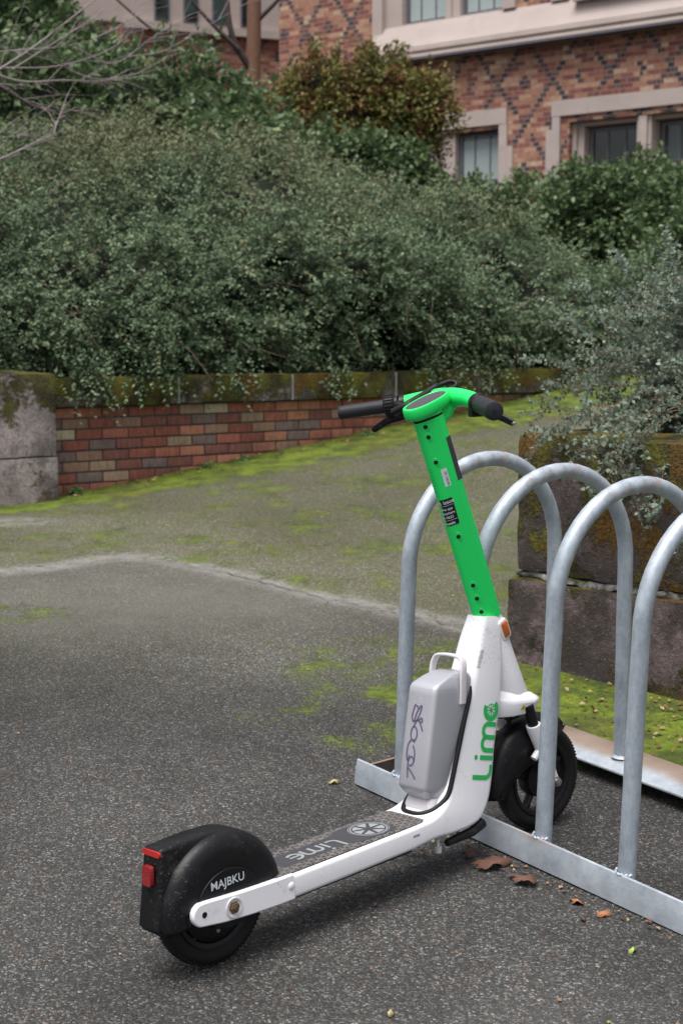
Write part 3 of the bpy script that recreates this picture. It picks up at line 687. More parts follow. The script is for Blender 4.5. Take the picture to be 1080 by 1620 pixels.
def boughs(nb, ns, K, L, ll, lw, dens=True):
    """flat layered boughs: each carries several leafy side twigs"""
    P, Nn, tj, vj = surf_sample(nb)
    if dens:
        q = np.array([noise.fractal(Vector((a * 1.1, b * 1.1, c * 1.6)), 1, 2, 3) for a, b, c in P]); k = q > -.50; P, Nn = P[k], Nn[k]
    n = len(P); D = unit(Nn * .75 + rng.normal(0, .38, Nn.shape) + np.array([0, -.25, .15])); W = unit(np.cross(D, np.array([0, 0, 1.0]) + rng.normal(0, .25, (n, 3))))
    P = P - Nn * rng.uniform(.06, .22, n)[:, None]; Lb = L * rng.uniform(.6, 1.35, n)
    u = (np.arange(ns) + .5) / ns; sgn = np.where(np.arange(ns) % 2, 1, -1)
    base = P[:, None] + D[:, None] * (u * Lb[:, None])[..., None] - np.array([0, 0, 1.]) * ((u ** 2) * .18 * Lb[:, None])[..., None]
    dd = D[:, None] * (.55 + .5 * u)[None, :, None] + W[:, None] * (sgn * (1.05 - .75 * u))[None, :, None] + rng.normal(0, .16, (n, ns, 3)) - np.array([0, 0, .12])
    V, F, A = sprays(base.reshape(-1, 3), dd.reshape(-1, 3), K, L * .36, ll, lw, .45, .8, .004)
    tone = np.repeat(rng.uniform(-.16, .16, n), ns * K * 4); return V, F, np.clip(A + tone, 0, 1)
lst.append(boughs(8200, 7, 10, .20, .0215, .0074))
P, Nn, tj, vj = surf_sample(2000); D = unit(Nn + rng.normal(0, .45, Nn.shape) + np.array([0, 0, .3])); lst.append(sprays(P, D, 16, .26, .024, .008, .3, .8, .005))
# sprays hanging over the coping
n = 150; t = rng.choice([.15, .22, .55, .62, 1.05, 1.75, 2.45, 2.6, 2.95], n) + rng.normal(0, .07, n)
P = np.array([wpt(a, b, 1.16 + c) for a, b, c in zip(t, rng.uniform(-.02, .09, n), rng.uniform(-.02, .16, n))])
D = np.array([WN + WD * a - Vector((0, 0, b)) for a, b in zip(rng.normal(0, .5, n), rng.uniform(.3, 1.6, n))]); lst.append(sprays(P, D, 15, .13, .024, .0085, .8, .9, .006))
V, F, A = cat_vf(lst); adopt(np_mesh('foliage', V, F, M['cotonefar'], None, {'rnd': A}), cot)
Sc = S.copy()
for _ in range(14):
    Q = np.pad(Sc, ((1, 1), (1, 1), (0, 0)), 'edge'); Sc = (Q[:-2, 1:-1] + Q[2:, 1:-1] + Q[1:-1, :-2] + Q[1:-1, 2:] + Sc) / 5
nrm = unit(np.cross(np.gradient(Sc, axis=1), np.gradient(Sc, axis=0))); Sc = Sc - nrm * .21
idx = np.arange(NV * NT).reshape(NV, NT); F = np.stack([idx[:-1, :-1], idx[:-1, 1:], idx[1:, 1:], idx[1:, :-1]], -1).reshape(-1, 4)
adopt(np_mesh('dark_core', Sc.reshape(-1, 3), F, M['core'], None, smooth=True), cot)  # solid shell under the leaves, coloured as the inner shade
paths, rads = [], []
P, Nn, _, _ = surf_sample(420)
for p, nn in zip(P, Nn):
    d = Vector(unit(nn + rng.normal(0, .7, 3))); p = Vector(p); L = random.uniform(.15, .38)
    paths.append([p - d * .1, p + d * L * .5, p + d * L + Vector((0, 0, -.06))]); rads.append(.0028)
adopt(finish(curve_twigs(paths, rads), 'twig_sprays', M['twig']), cot)

bush('evergreen_laurel', [(-2.7, 12.6, 2.7, 1.1, .9, .95), (-1.6, 12.8, 2.75, 1.0, .9, .80), (-.95, 12.4, 2.5, .7, .7, .60), (-1.9, 12.0, 2.25, .9, .6, .75)], 5200, 8, .22, .075, .020, M['laurel'],
     'rounded dark green laurel at the upper left behind the grey-green shrub', 'shrub', None, lump=.2)
bush('evergreen_laurel', [(-3.5, 14.2, 3.9, 1.1, 1.0, 1.0), (-2.75, 14.4, 3.5, .75, .8, .72)], 3200, 8, .22, .08, .022, M['laurel'],
     'taller green laurel in the top left corner behind the bare branches', 'shrub', None, lump=.25)
bush('broadleaf_evergreen', [(2.35, 13.4, 2.15, .70, .6, .62), (3.0, 12.6, 1.85, .6, .6, .80), (3.5, 12.0, 1.7, .7, .6, .85), (2.75, 11.9, 1.5, .42, .45, .72)], 7000, 8, .20, .062, .017, M['laurel'],
     'glossy dark green shrub at the right below the paired windows', 'shrub', None, lump=.2)
bush('low_evergreen', [(1.1, 15.0, 2.28, .55, .5, .50), (1.8, 14.8, 2.25, .6, .5, .50), (.5, 14.6, 2.45, .5, .5, .55), (-.05, 14.5, 2.72, .5, .4, .48), (.38, 14.6, 2.75, .42, .4, .42), (-.5, 14.4, 2.75, .4, .4, .5)], 2800, 8, .2, .06, .02, M['laurel'],
     'low light green shrub under the single small window', 'shrub', None, lump=.25)
bush('heavenly_bamboo', [(-.47, 15.3, 3.42, .26, .3, .33), (-.22, 15.2, 3.70, .22, .25, .33), (.05, 15.1, 3.42, .34, .3, .35), (.33, 15.1, 3.70, .25, .25, .33), (.60, 15.0, 3.45, .30, .3, .30), (.84, 14.9, 3.45, .19, .25, .24), (.5, 15.0, 3.2, .36, .3, .2), (-.2, 15, 3.15, .4, .3, .25)], 3600, 7, .17, .055, .014, M['nandina'],
     'reddish green shrub in front of the building corner', 'shrub', None, lump=.48)

# bare tree with a reddish trunk
tr = empty('bare_tree', (-1.05, 18, 2.4)); tag(tr, 'bare tree with a straight reddish brown trunk in front of the far wing', 'tree')
bm = bmesh.new(); tube(bm, [(-1.05, 18, 2.2), (-1.03, 18, 3.6), (-1.0, 18, 5.2), (-.97, 18, 7.5)], [.10, .085, .08, .05], 12); adopt(finish(bm, 'trunk', M['bark'], smooth=60), tr)
paths = [[(-1.02, 18, 4.35), (-1.25, 17.9, 4.75), (-1.3, 17.9, 5.3), (-1.2, 17.8, 5.8)], [(-1.18, 17.9, 4.6), (-1.6, 17.8, 5.0), (-2.1, 17.6, 5.6)], [(-1.0, 18, 4.1), (-1.5, 17.6, 4.3), (-2.2, 17.4, 4.8), (-2.9, 17.2, 5.4)], [(-1, 18, 4.9), (-.6, 17.9, 5.3), (-.3, 17.8, 5.9)],
         [(-1.5, 17.6, 4.3), (-1.9, 17.3, 4.35), (-2.5, 17, 4.7)]]
adopt(finish(curve_twigs([catmull(p, 6) for p in paths], [.05, .03, .03, .03, .014], 8), 'limb', mat_simple('dark_wet_bark', (.045, .032, .028), .8), smooth=60), tr)

# bare twiggy shrub reaching in from the left
bs = empty('bare_shrub', (-3.4, 9.9, 1.6)); tag(bs, 'leafless grey branches reaching in from the upper left edge', 'shrub')
def wp(px, py, Y):   # world point of the bare branches, baked from bearings
    v = (810 - py) / 2400; p = R_(6.89); k = (-math.sin(p) + v * math.cos(p)) / (math.cos(p) + v * math.sin(p))
    return Vector(((px - 540) / 2400 * Y / (math.cos(p) + v * math.sin(p)), Y, CAMZ + Y * k))
paths = []; rads = []
for pl, Y, r in (([(-60, 150), (0, 110), (60, 70), (150, 0), (200, -40)], 9.6, .011), ([(-60, 115), (0, 108), (90, 105), (170, 80), (215, 45)], 9.7, .008), ([(-60, 95), (0, 82), (90, 75), (160, 60)], 9.5, .006),
                 ([(-50, 100), (30, 128), (100, 127), (160, 128), (250, 118)], 9.3, .008), ([(20, 110), (70, 78), (130, 40), (160, 20)], 9.8, .006), ([(80, 80), (110, 110), (160, 125), (210, 118), (270, 105)], 9.4, .006),
                 ([(-60, 120), (0, 133), (50, 165), (90, 175)], 9.1, .006), ([(-60, 270), (0, 252), (50, 228), (85, 212)], 9.0, .008), ([(-50, 215), (0, 218), (60, 210)], 9.1, .005), ([(85, 212), (92, 190), (100, 170)], 9.0, .004),
                 ([(120, 75), (180, 100), (240, 60), (290, 30)], 9.9, .005), ([(0, 135), (40, 158), (100, 172), (160, 180)], 9.3, .004), ([(150, 60), (190, 40), (230, 0)], 9.7, .004), ([(200, 90), (260, 80), (330, 40), (380, 10)], 9.9, .004)):
    paths.append(catmull([wp(x, y, Y + .12 * i) for i, (x, y) in enumerate(pl)], 6)); rads.append(r)
for p, r in zip(paths, rads):
    bp, br = [p], [r]
    for _ in range(6):
        k = random.randrange(4, len(p) - 1); d = (p[k] - p[k - 1]).normalized(); s0 = p[k]; e = s0 + (d + Vector((random.uniform(-.5, .5), random.uniform(-.4, .4), random.uniform(-.6, .7)))).normalized() * random.uniform(.15, .5)
        bp.append([s0 - d * .01, s0.lerp(e, .5) + Vector((0, 0, .02)), e]); br.append(.0028)
    adopt(finish(curve_twigs(bp, br, 5), 'branch', M['greytwig'], smooth=60), bs)

# foreground cotoneaster spilling over the planter wall
fc = empty('arching_cotoneaster', (1.5, 5.5, 1.0)); tag(fc, 'arching grey-green shrub with tiny leaves spilling over the planter wall', 'shrub')
def arch(P0, d, L, droop, n=9):
    return [P0 + d * (L * i / (n - 1)) + Vector((0, 0, -droop * L * (i / (n - 1)) ** 2)) for i in range(n)]
paths, rads, LP, LA, LR = [], [], [], [], []
def leafy(path, r, dens=95, lo=.22, ll=.0125):
    paths.append(path); rads.append(r); L = sum((b - a).length for a, b in zip(path, path[1:])); n = int(L * (1 - lo) * dens); cl = random.random()
    for i in range(n):
        u = (lo + (1 - lo) * (i + random.random()) / n) * (len(path) - 1.001); k = int(u); p = path[k].lerp(path[k + 1], u - k); tg = (path[k + 1] - path[k]).normalized()
        rv = Vector(rng.normal(size=3)); sd = tg.cross(rv).normalized(); LP.append(p + sd * .002); LA.append(tg * .35 + sd); LR.append(.5 * random.random() + .3 * cl + .2 * (u / len(path)))
for i in range(980):
    a = random.uniform(math.pi * .55, math.pi * 1.75); el = random.uniform(-.1, 1.15)
    d = Vector((math.cos(a) * math.cos(el), math.sin(a) * math.cos(el) * .8, math.sin(el)))
    P0 = Vector((1.50 + random.uniform(-.25, .5), 5.28 + random.uniform(-.35, .35), 1.12 + random.uniform(-.12, .28)))
    L = random.uniform(.28, .62); p = arch(P0, d, L, random.uniform(.1, .55))
    leafy(p, .0022, 230, .12)
    for _ in range(3):
        k = random.randrange(3, 7); dd = ((p[k + 1] - p[k]).normalized() + Vector(rng.normal(0, .6, 3))).normalized(); leafy(arch(p[k], dd, random.uniform(.07, .17), .3, 5), .0012, 260, .05)
# long wands toward the path and over the wall
def GW(px, py, Y): return wp(px, py, Y)
for pl, Y in (([(990, 620), (940, 590), (900, 580), (870, 572), (828, 570)], 5.0), ([(1000, 640), (950, 625), (900, 610), (850, 600)], 4.95), ([(1010, 700), (950, 660), (880, 648), (818, 652)], 4.9), ([(1000, 720), (940, 700), (900, 690), (840, 682)], 4.75),
              ([(1060, 690), (990, 700), (930, 705), (890, 740), (852, 760)], 4.6), ([(1000, 560), (950, 510), (930, 470), (905, 448)], 5.1), ([(1040, 500), (1000, 440), (985, 412), (978, 405)], 5.2), ([(960, 540), (920, 520), (880, 480), (845, 465)], 5.1),
              ([(1040, 620), (960, 560), (920, 530), (890, 500)], 4.9), ([(1080, 640), (1000, 668), (960, 690), (920, 700)], 4.6), ([(1075, 560), (1060, 470), (1050, 420), (1062, 395)], 5.1), ([(980, 640), (930, 650), (890, 675), (850, 690)], 4.7),
              ([(1000, 700), (960, 740), (940, 760), (930, 775)], 4.55), ([(1050, 700), (1010, 735), (990, 748), (960, 742)], 4.5), ([(1080, 700), (1050, 740), (1045, 790), (1040, 800)], 4.4), ([(1060, 660), (1020, 690), (985, 705), (960, 722)], 4.5)):
    p = catmull([GW(x, y, Y + .25 - .08 * i) for i, (x, y) in enumerate(pl)], 4); leafy(p, .0019, 125, .12)
    for _ in range(7):
        k = random.randrange(2, len(p) - 2); dd = ((p[k + 1] - p[k]).normalized() + Vector(rng.normal(0, .5, 3))).normalized(); leafy(arch(p[k], dd, random.uniform(.05, .15), .25, 5), .001, 190, .05)
for i in range(150):   # dense skirt in front of and over the block
    s0 = BM_ @ Vector((random.uniform(.22, 1.5), random.uniform(-.45, -.05), random.uniform(1.08, 1.2))); d = Vector((random.uniform(-.9, .4), random.uniform(-1, -.1), random.uniform(-.1, .7))).normalized()
    s0 = Vector(s0); s0.z += .0
    if (BM_.inverted() @ s0).x < .45 and random.random() < .6: continue
    leafy(arch(s0, d, random.uniform(.2, .42), random.uniform(.4, 1.0)), .0017, 150, .15)
LP = np.array(LP); LA = np.array(LA); nl = len(LP); nr = unit(rng.normal(0, .6, (nl, 3)) + np.array([0, -.4, .9])); sc = rng.uniform(.7, 1.3, nl)
V, F = leaves(LP, LA, nr, .0155 * sc, .0060 * sc, .3)
adopt(np_mesh('foliage', V, F, M['cotone'], None, {'rnd': np.repeat(np.clip(np.array(LR), 0, 1), 4)}), fc)
adopt(finish(curve_twigs(paths, rads, 4), 'twig_sprays', mat_simple('tan_twig', (.21, .14, .085), .8, var=.3), smooth=60), fc)
bm = bmesh.new()
for q in ((1.52, 5.42, 1.18, .42, .32, .28), (2.0, 5.2, 1.2, .5, .4, .3)):
    res = bmesh.ops.create_icosphere(bm, subdivisions=3, radius=1)
    for v in res['verts']:
        k = 1 + .4 * noise.fractal(v.co * 2 + Vector(q[:3]), 1, 2, 3); v.co = Vector((q[0] + v.co.x * q[3] * k, q[1] + v.co.y * q[4] * k, q[2] + v.co.z * q[5] * k))
adopt(finish(bm, 'dark_core', M['core'], smooth=80), fc)  # solid lumps standing in for the shaded inside of the shrub

M['orangeleaf'] = mat_simple('orange_leaf', (.34, .14, .06), .7, var=.4); M['yellowleaf'] = mat_simple('yellow_leaf', (.50, .42, .20), .7, var=.3)
# ------------------------------------------------------------------ litter and weeds
def litter_mesh(pts, sizes, curl=.35):
    n = len(pts); ax = unit(np.concatenate([rng.normal(size=(n, 2)), rng.normal(0, .25, (n, 1))], 1)); nr = unit(rng.normal(0, .35, (n, 3)) + np.array([0, 0, 1.]))
    return leaves(np.array(pts), ax, nr, np.array(sizes), np.array(sizes) * .38, curl)
pts, sz = [], []
for _ in range(1000):
    q = BM_ @ Vector((random.uniform(.0, 2.0), min(.62, abs(random.gauss(0, .28)) + .03), 0)); 
    if random.random() > .25 + .75 * sstep((q - BP).dot(BD), .2, .7): continue
    pts.append((q.x, q.y, ground_z(q.x, q.y) + random.uniform(.004, .012))); sz.append(random.uniform(.006, .022))
for _ in range(260):
    q = wpt(random.uniform(-1.2, 5), abs(random.gauss(0, .07)) + .015 + (.09 if random.random() < .1 else 0), 0); pts.append((q.x, q.y, ground_z(q.x, q.y) + .008)); sz.append(random.uniform(.008, .03))
for _ in range(130):
    q = GM @ (Matrix.Translation((.150, 3.615, 0)) @ Matrix.Rotation(R_(-52.25), 4, 'Z') @ Vector((random.uniform(.1, 1.5), -.045 - abs(random.gauss(0, .03)), 0))); pts.append((q.x, q.y, ground_z(q.x, q.y) + .006)); sz.append(random.uniform(.004, .016))
for _ in range(170):
    x, y = random.uniform(-1.5, 1.3), random.uniform(2.1, 7.5); pts.append((x, y, ground_z(x, y) + .006)); sz.append(random.uniform(.004, .014))
V, F = litter_mesh(pts, sz); tag(np_mesh('leaf_litter', V, F, M['litter'], None, {'rnd': np.repeat(rng.uniform(0, 1, len(pts)), 4)}), 'small dry leaf fragments scattered on the moss and asphalt', 'litter', kind='stuff')
def g2w(x, y, z=0): return GM @ Vector((x, y, z))
def dead_leaf(name, x, y, size, rot, mat, label, lobes=5, lift=.012):
    bm = bmesh.new(); cz = ground_z(x, y); c = bm.verts.new((x, y, cz + lift + .006)); rim = []
    for k in range(lobes * 6):
        a = 2 * math.pi * k / (lobes * 6); r = size * (.62 + .38 * abs(math.cos(a * lobes / 2)) ** .7) * (1 + .12 * random.uniform(-1, 1)) * (1.25 if abs(math.sin(a)) < .4 else .8)
        px, py = r * math.cos(a), r * math.sin(a); X_ = x + px * math.cos(rot) - py * math.sin(rot); Y_ = y + px * math.sin(rot) + py * math.cos(rot)
        rim.append(bm.verts.new((X_, Y_, cz + lift + .010 * noise.noise(Vector((X_ * 40, Y_ * 40, 0))) + .004 * math.sin(3 * a))))
    for k in range(len(rim)): bm.faces.new((c, rim[k], rim[(k + 1) % len(rim)]))
    o = finish(bm, name, mat, smooth=60); s = o.modifiers.new('thick', 'SOLIDIFY'); s.thickness = .0008; tag(o, label, 'leaf'); return o
p = g2w(.335, 3.20); dead_leaf('fallen_leaf', p.x, p.y, .040, .4, M['bigleaf'], 'large curled brown leaf against the near rail of the rack')
p = g2w(.40, 3.115); dead_leaf('fallen_leaf', p.x, p.y, .034, 2.3, M['bigleaf'], 'darker brown leaf just right of the large curled one')
p = g2w(.575, 2.79); dead_leaf('fallen_leaf', p.x, p.y, .010, .7, M['greenleaf'], 'small fresh green leaf on the asphalt at the lower right', 2, .006)
p = g2w(.50, 2.93); dead_leaf('fallen_leaf', p.x, p.y, .009, 1.7, M['bigleaf'], 'small dark leaf on the asphalt near the green one', 2, .006)
p = g2w(.292, 3.262); dead_leaf('fallen_leaf', p.x, p.y, .020, 1.1, M['bigleaf'], 'thin brown leaf half tucked under the near rail beside the neck', 3, .007)
p = g2w(.50, 3.015); dead_leaf('fallen_leaf', p.x, p.y, .017, 2.0, M['orangeleaf'], 'small orange leaf close to the near rail of the rack', 3, .006)
p = g2w(.545, 2.955); dead_leaf('fallen_leaf', p.x, p.y, .015, .2, M['orangeleaf'], 'second small orange leaf along the near rail, further right', 3, .006)
p = g2w(-.02, 3.72); dead_leaf('fallen_leaf', p.x, p.y, .014, .2, M['yellowleaf'], 'pale yellow leaf on the asphalt left of the rack end', 2, .006)
p = g2w(.09, 2.55); dead_leaf('fallen_leaf', p.x, p.y, .009, 1.2, M['yellowleaf'], 'tiny yellowish leaf on the asphalt below the deck', 2, .006)
for i, (x, y, s_, lb) in enumerate([(-1.40, 8.05, .07, 'small weed at the foot of the pillar beside the brick wall'), (-.75, 8.47, .06, 'small weed growing at the middle of the brick wall base'), (-.55, 8.64, .05, 'tiny weed at the wall base right of the middle one'), (.15, 9.05, .06, 'weed at the wall base behind the left handlebar grip'), (1.16, 4.52, .07, 'pale weed in the moss in front of the planter wall')]):
    n = 9; P = np.repeat(np.array([[x, y, ground_z(x, y)]]), n, 0); D = unit(rng.normal(0, .6, (n, 3)) * [1, 1, .2] + [0, 0, .8]); V, F, A = sprays(P, D, 7, s_, .022, .007, .5, .9, .003)
    tag(np_mesh('weed', V, F, M['weed'], None, {'rnd': A}), lb, 'weed', 'small weeds at the wall foot' if i < 4 else None)
# ------------------------------------------------------------------ bike rack (ground frame, local x along the rails, y away from camera)
ru = R_(-52.25)
RMX = GM @ Matrix.Translation((.150, 3.615, 0)) @ Matrix.Rotation(ru, 4, 'Z')
rack = empty('bike_rack'); rack.matrix_world = RMX; tag(rack, 'galvanised steel bicycle rack of tall hoops on two floor rails', 'bike rack')
SPC = .2477
def hoop_path():
    P = [(0, 0.0, .02), (0, .006, .2), (0, .013, .43), (0, .018, .57)]
    for k in range(1, 24):
        a = math.pi - math.pi * k / 24; P.append((0, .271 + .253 * math.cos(a), .583 + .257 * math.sin(a) ** .96))
    P += [(0, .524, .57), (0, .526, .4), (0, .530, .2), (0, .534, .055)]
    return P
bm = bmesh.new(); tube(bm, hoop_path(), .0192, 24, up=(1, 0, 0)); bm.transform(Matrix.Identity(4))
hoop0 = finish(bm, 'hoop', M['galv'], rack, 60)
bm = bmesh.new()
def weld(bm, x, y, z, r, n=20):
    prof = [(r + .007, 0), (r + .0035, .003), (r + .0005, .008)]; rings = []
    for pr, pz in prof: rings.append([(x + (pr + .0012 * math.sin(k * 5)) * math.cos(2 * math.pi * k / n), y + (pr + .0012 * math.sin(k * 5)) * math.sin(2 * math.pi * k / n), z + pz) for k in range(n)])
    loft(bm, rings, cap=False)
weld(bm, 0, .534, .0655, .0192); w0 = finish(bm, 'weld', M['galv'], hoop0, 60)
bm = bmesh.new(); tube(bm, [(.0215 * math.cos(R_(a)), -.0015 + .0215 * math.sin(R_(a)), .0675 + .0015 * math.sin(a)) for a in range(188, 353, 8)], [.0032 + .0007 * math.sin(k * 2.1) for k in range(21)], 8); w1 = finish(bm, 'weld', M['galv'], hoop0, 60)
for i in range(1, 6):
    h = hoop0.copy(); COL.objects.link(h); h.parent = rack; h.location = (SPC * i, 0, 0)
    
    for w_ in (w0, w1):
        w = w_.copy(); COL.objects.link(w); w.parent = h
def rail_mesh(name, x0, x1, prof, rustf):
    """prof: outline in (y,z) ; extruded along x with a fine grid so the rust mask can vary"""
    n = 60; V = []; A = []
    for i in range(n + 1):
        x = x0 + (x1 - x0) * i / n
        for (y, z) in prof: V.append((x, y, z)); A.append(rustf(x, y, z))
    m = len(prof); F = []
    for i in range(n):
        for j in range(m): k = (j + 1) % m; F.append((i * m + j, i * m + k, (i + 1) * m + k, (i + 1) * m + j))
    V = np.array(V); F = np.array(F)
    bm = bmesh.new(); lay = bm.verts.layers.float.new('rust'); vs = [bm.verts.new(v) for v in V]
    for v, a in zip(vs, A): v[lay] = a
    for f in F: bm.faces.new([vs[i] for i in f])
    bm.faces.new(list(reversed(vs[:m]))); bm.faces.new(vs[-m:])
    return finish(bm, name, M['rail'], rack, 30, .0012)
# near rail: upstanding outer flange with an inner foot
rail_mesh('rail', -.148, 1.9, [(-.034, .004), (-.0325, .03), (-.029, .050), (-.0245, .067), (-.0215, .070), (-.0195, .0685), (-.0235, .050), (-.027, .030), (-.028, .010), (.05, .010), (.05, .004)],
          lambda x, y, z: .12 + 9 * max(0, z - .045))
# far rail: flat top with a lip, standing slightly clear of the ground
rail_mesh('rail', -.128, 1.9, [(.478, .040), (.478, .046), (.53, .0655), (.595, .0685), (.600, .066), (.600, .004), (.594, .004), (.593, .060), (.53, .059)],
          lambda x, y, z: .1 + (.85 if y > .575 else .62 if y > .52 else 0))
bm = bmesh.new(); box(bm, (-.112, .285, .032), (.006, .61, .056)); box(bm, (-.09, .285, .007), (.05, .60, .005))
finish(bm, 'end_bar', mat_simple('shade_dark_rusty_steel', (.10, .082, .075), .6, metal=.3, var=.5, bump=.2), rack, 30, .001)  # rusty steel, its colour darkened for the shade on the inner face
bm = bmesh.new(); box(bm, (-.112, .285, .0605), (.008, .61, .002)); finish(bm, 'end_bar_rim', mat_simple('rusty_edge', (.24, .15, .11), .6, var=.3), rack, 30)

# ------------------------------------------------------------------ scooter (local x forward, y left, z up; leans left on its kickstand)
LEAN, HEAD, STEER = R_(5.58), R_(43.24), R_(-5.2)
SM = GM @ Matrix.Translation((-.2472, 2.7552, .001)) @ Matrix.Rotation(HEAD, 4, 'Z') @ Matrix.Rotation(-LEAN, 4, 'X')
sco = empty('electric_scooter'); sco.matrix_world = SM
tag(sco, 'white and green shared electric kick scooter parked beside the bike rack', 'scooter')
RW, WB = .1262, .989

# ---- spine: deck sweeping up into the neck.  each station: rear/top point, front/bottom point, half width, corner radius
ST = [((.125, .1455), (.125, .0945), .068, .010), ((.30, .1455), (.30, .0945), .068, .010), ((.50, .1465), (.497, .0960), .068, .010), ((.556, .149), (.566, .100), .067, .011),
      ((.592, .160), (.64, .0935), .064, .014), ((.618, .180), (.722, .0960), .059, .018), ((.642, .212), (.766, .130), .053, .020), ((.664, .255), (.790, .185), .049, .021), ((.684, .300), (.806, .245), .0465, .022),
      ((.708, .350), (.831, .325), .044, .021), ((.733, .400), (.846, .385), .042, .020), ((.755, .445), (.855, .440), .039, .018), ((.777, .495), (.861, .490), .0355, .017), ((.795, .532), (.868, .522), .032, .018), ((.801, .548), (.866, .538), .029, .018)]
def station_ring(a, b, hw, r):
    a = Vector((a[0], 0, a[1])); b = Vector((b[0], 0, b[1])); c = (a + b) / 2; ax = (a - b); hl = ax.length / 2; ax.normalize()
    return [c + ax * v + Vector((0, 1, 0)) * u for u, v in rrect(hw, hl, r, 5)]
def resample(ST, k=4):
    out = []
    arr = [np.array([*a, *b, h, r]) for a, b, h, r in ST]
    for i in range(len(arr) - 1):
        p0 = arr[max(i - 1, 0)]; p1 = arr[i]; p2 = arr[i + 1]; p3 = arr[min(i + 2, len(arr) - 1)]
        for j in range(k):
            t = j / k; q = .5 * (2 * p1 + (p2 - p0) * t + (2 * p0 - 5 * p1 + 4 * p2 - p3) * t * t + (3 * p1 - p0 - 3 * p2 + p3) * t ** 3) if i > 2 else p1 + (p2 - p1) * t
            out.append(((q[0], q[1]), (q[2], q[3]), q[4], q[5]))
    out.append(ST[-1]); return out
bm = bmesh.new(); loft(bm, [station_ring(*s) for s in resample(ST)]); frame = finish(bm, 'frame', M['white'], sco, 50)
def bvh_of(o): return BVHTree.FromPolygons([v.co[:] for v in o.data.vertices], [p.vertices[:] for p in o.data.polygons])
BV = {'frame': bvh_of(frame)}
# rear arms
for sgn in (-1, 1):
    bm = bmesh.new(); out = []
    top = [(.16, .1465), (.10, .1475), (.02, .1510), (-.06, .1565)]; bot = [(-.072, .1105), (-.02, .1030), (.05, .0975), (.12, .0945), (.16, .0945)]
    cx, cz, r = -.070, .1335, .0232; arc = [(cx + r * math.cos(R_(a)), cz + r * math.sin(R_(a))) for a in range(100, 262, 18)]
    out = top + arc + bot; ys = (sgn * .0545, sgn * .0690)
    loft(bm, [[(x, y, z) for x, z in out] for y in ys]); arm = finish(bm, 'rear_arm', M['white'], sco, 35, .003)
    bm = bmesh.new(); lathe_y(bm, [(0, sgn * .0693), (.015, sgn * .0693), (.0165, sgn * .0712), (.0195, sgn * .0714), (.0205, sgn * .0692)], 28, (.004, 0, .1262)); finish(bm, 'axle_recess', M['cream'], arm, 40)
    bm = bmesh.new(); lathe_y(bm, [(.0125, sgn * .0693), (.0125, sgn * .0712), (.0100, sgn * .0722), (.0090, sgn * .0745), (.0055, sgn * .0750), (.0050, sgn * .0770), (0, sgn * .0772)], 6, (.004, 0, .1262)); finish(bm, 'axle_nut', M['rust'], arm, 30)
    bm = bmesh.new(); lathe_y(bm, [(0, sgn * .0693), (.0055, sgn * .0693), (.006, sgn * .0697)], 16, (-.067, 0, .1335)); finish(bm, 'screw_hole', M['blackm'], arm, 30)
    bm = bmesh.new(); lathe_y(bm, [(0, sgn * .0715), (.005, sgn * .0712), (.0075, sgn * .0700), (.0085, sgn * .0690)], 16, (.150, 0, .124)); finish(bm, 'rivet', M['white'], arm, 50)
# rubber mat, smooth panel and worn print
bm = bmesh.new(); pts = [(.118, -.0615), (.536, -.0615), (.552, -.050), (.553, .050), (.536, .0615), (.118, .0615)]
loft(bm, [[(x, y, z) for x, y in pts] for z in (.144, .1487)]); matp = finish(bm, 'foot_mat', M['mat'], sco, 30, .001)
bm = bmesh.new(); pl = [(.175 , -.032), (.350, -.032), (.375, -.048), (.465, -.048), (.480, -.036), (.480, .036), (.465, .048), (.375, .048), (.350, .032), (.175, .032), (.165, .024), (.165, -.024)]
loft(bm, [[(x, y, z) for x, y in pl] for z in (.1480, .1493)]); finish(bm, 'mat_panel', M['matpanel'], matp, 30)

# ---- flat lettering: ribbons and text, laid on a surface
def ribbon(bm, path, w, closed=False, cap=2):
    P = [Vector((p[0], p[1], 0)) for p in path]; n = len(P); prev = None; first = None
    for i in range(n):
        a = P[(i - 1) % n] if (closed or i > 0) else P[i]; b = P[(i + 1) % n] if (closed or i < n - 1) else P[i]
        t = (b - a).normalized(); nn = Vector((-t.y, t.x, 0)); cur = (bm.verts.new(P[i] + nn * w / 2), bm.verts.new(P[i] - nn * w / 2))
        if prev: bm.faces.new((prev[0], prev[1], cur[1], cur[0]))
        else: first = cur
        prev = cur
    if closed: bm.faces.new((prev[0], prev[1], first[1], first[0]))
def arc2(cx, cy, r, a0, a1, n=14, sy=1): return [(cx + r * math.cos(R_(a0 + (a1 - a0) * k / n)), cy + sy * r * math.sin(R_(a0 + (a1 - a0) * k / n))) for k in range(n + 1)]
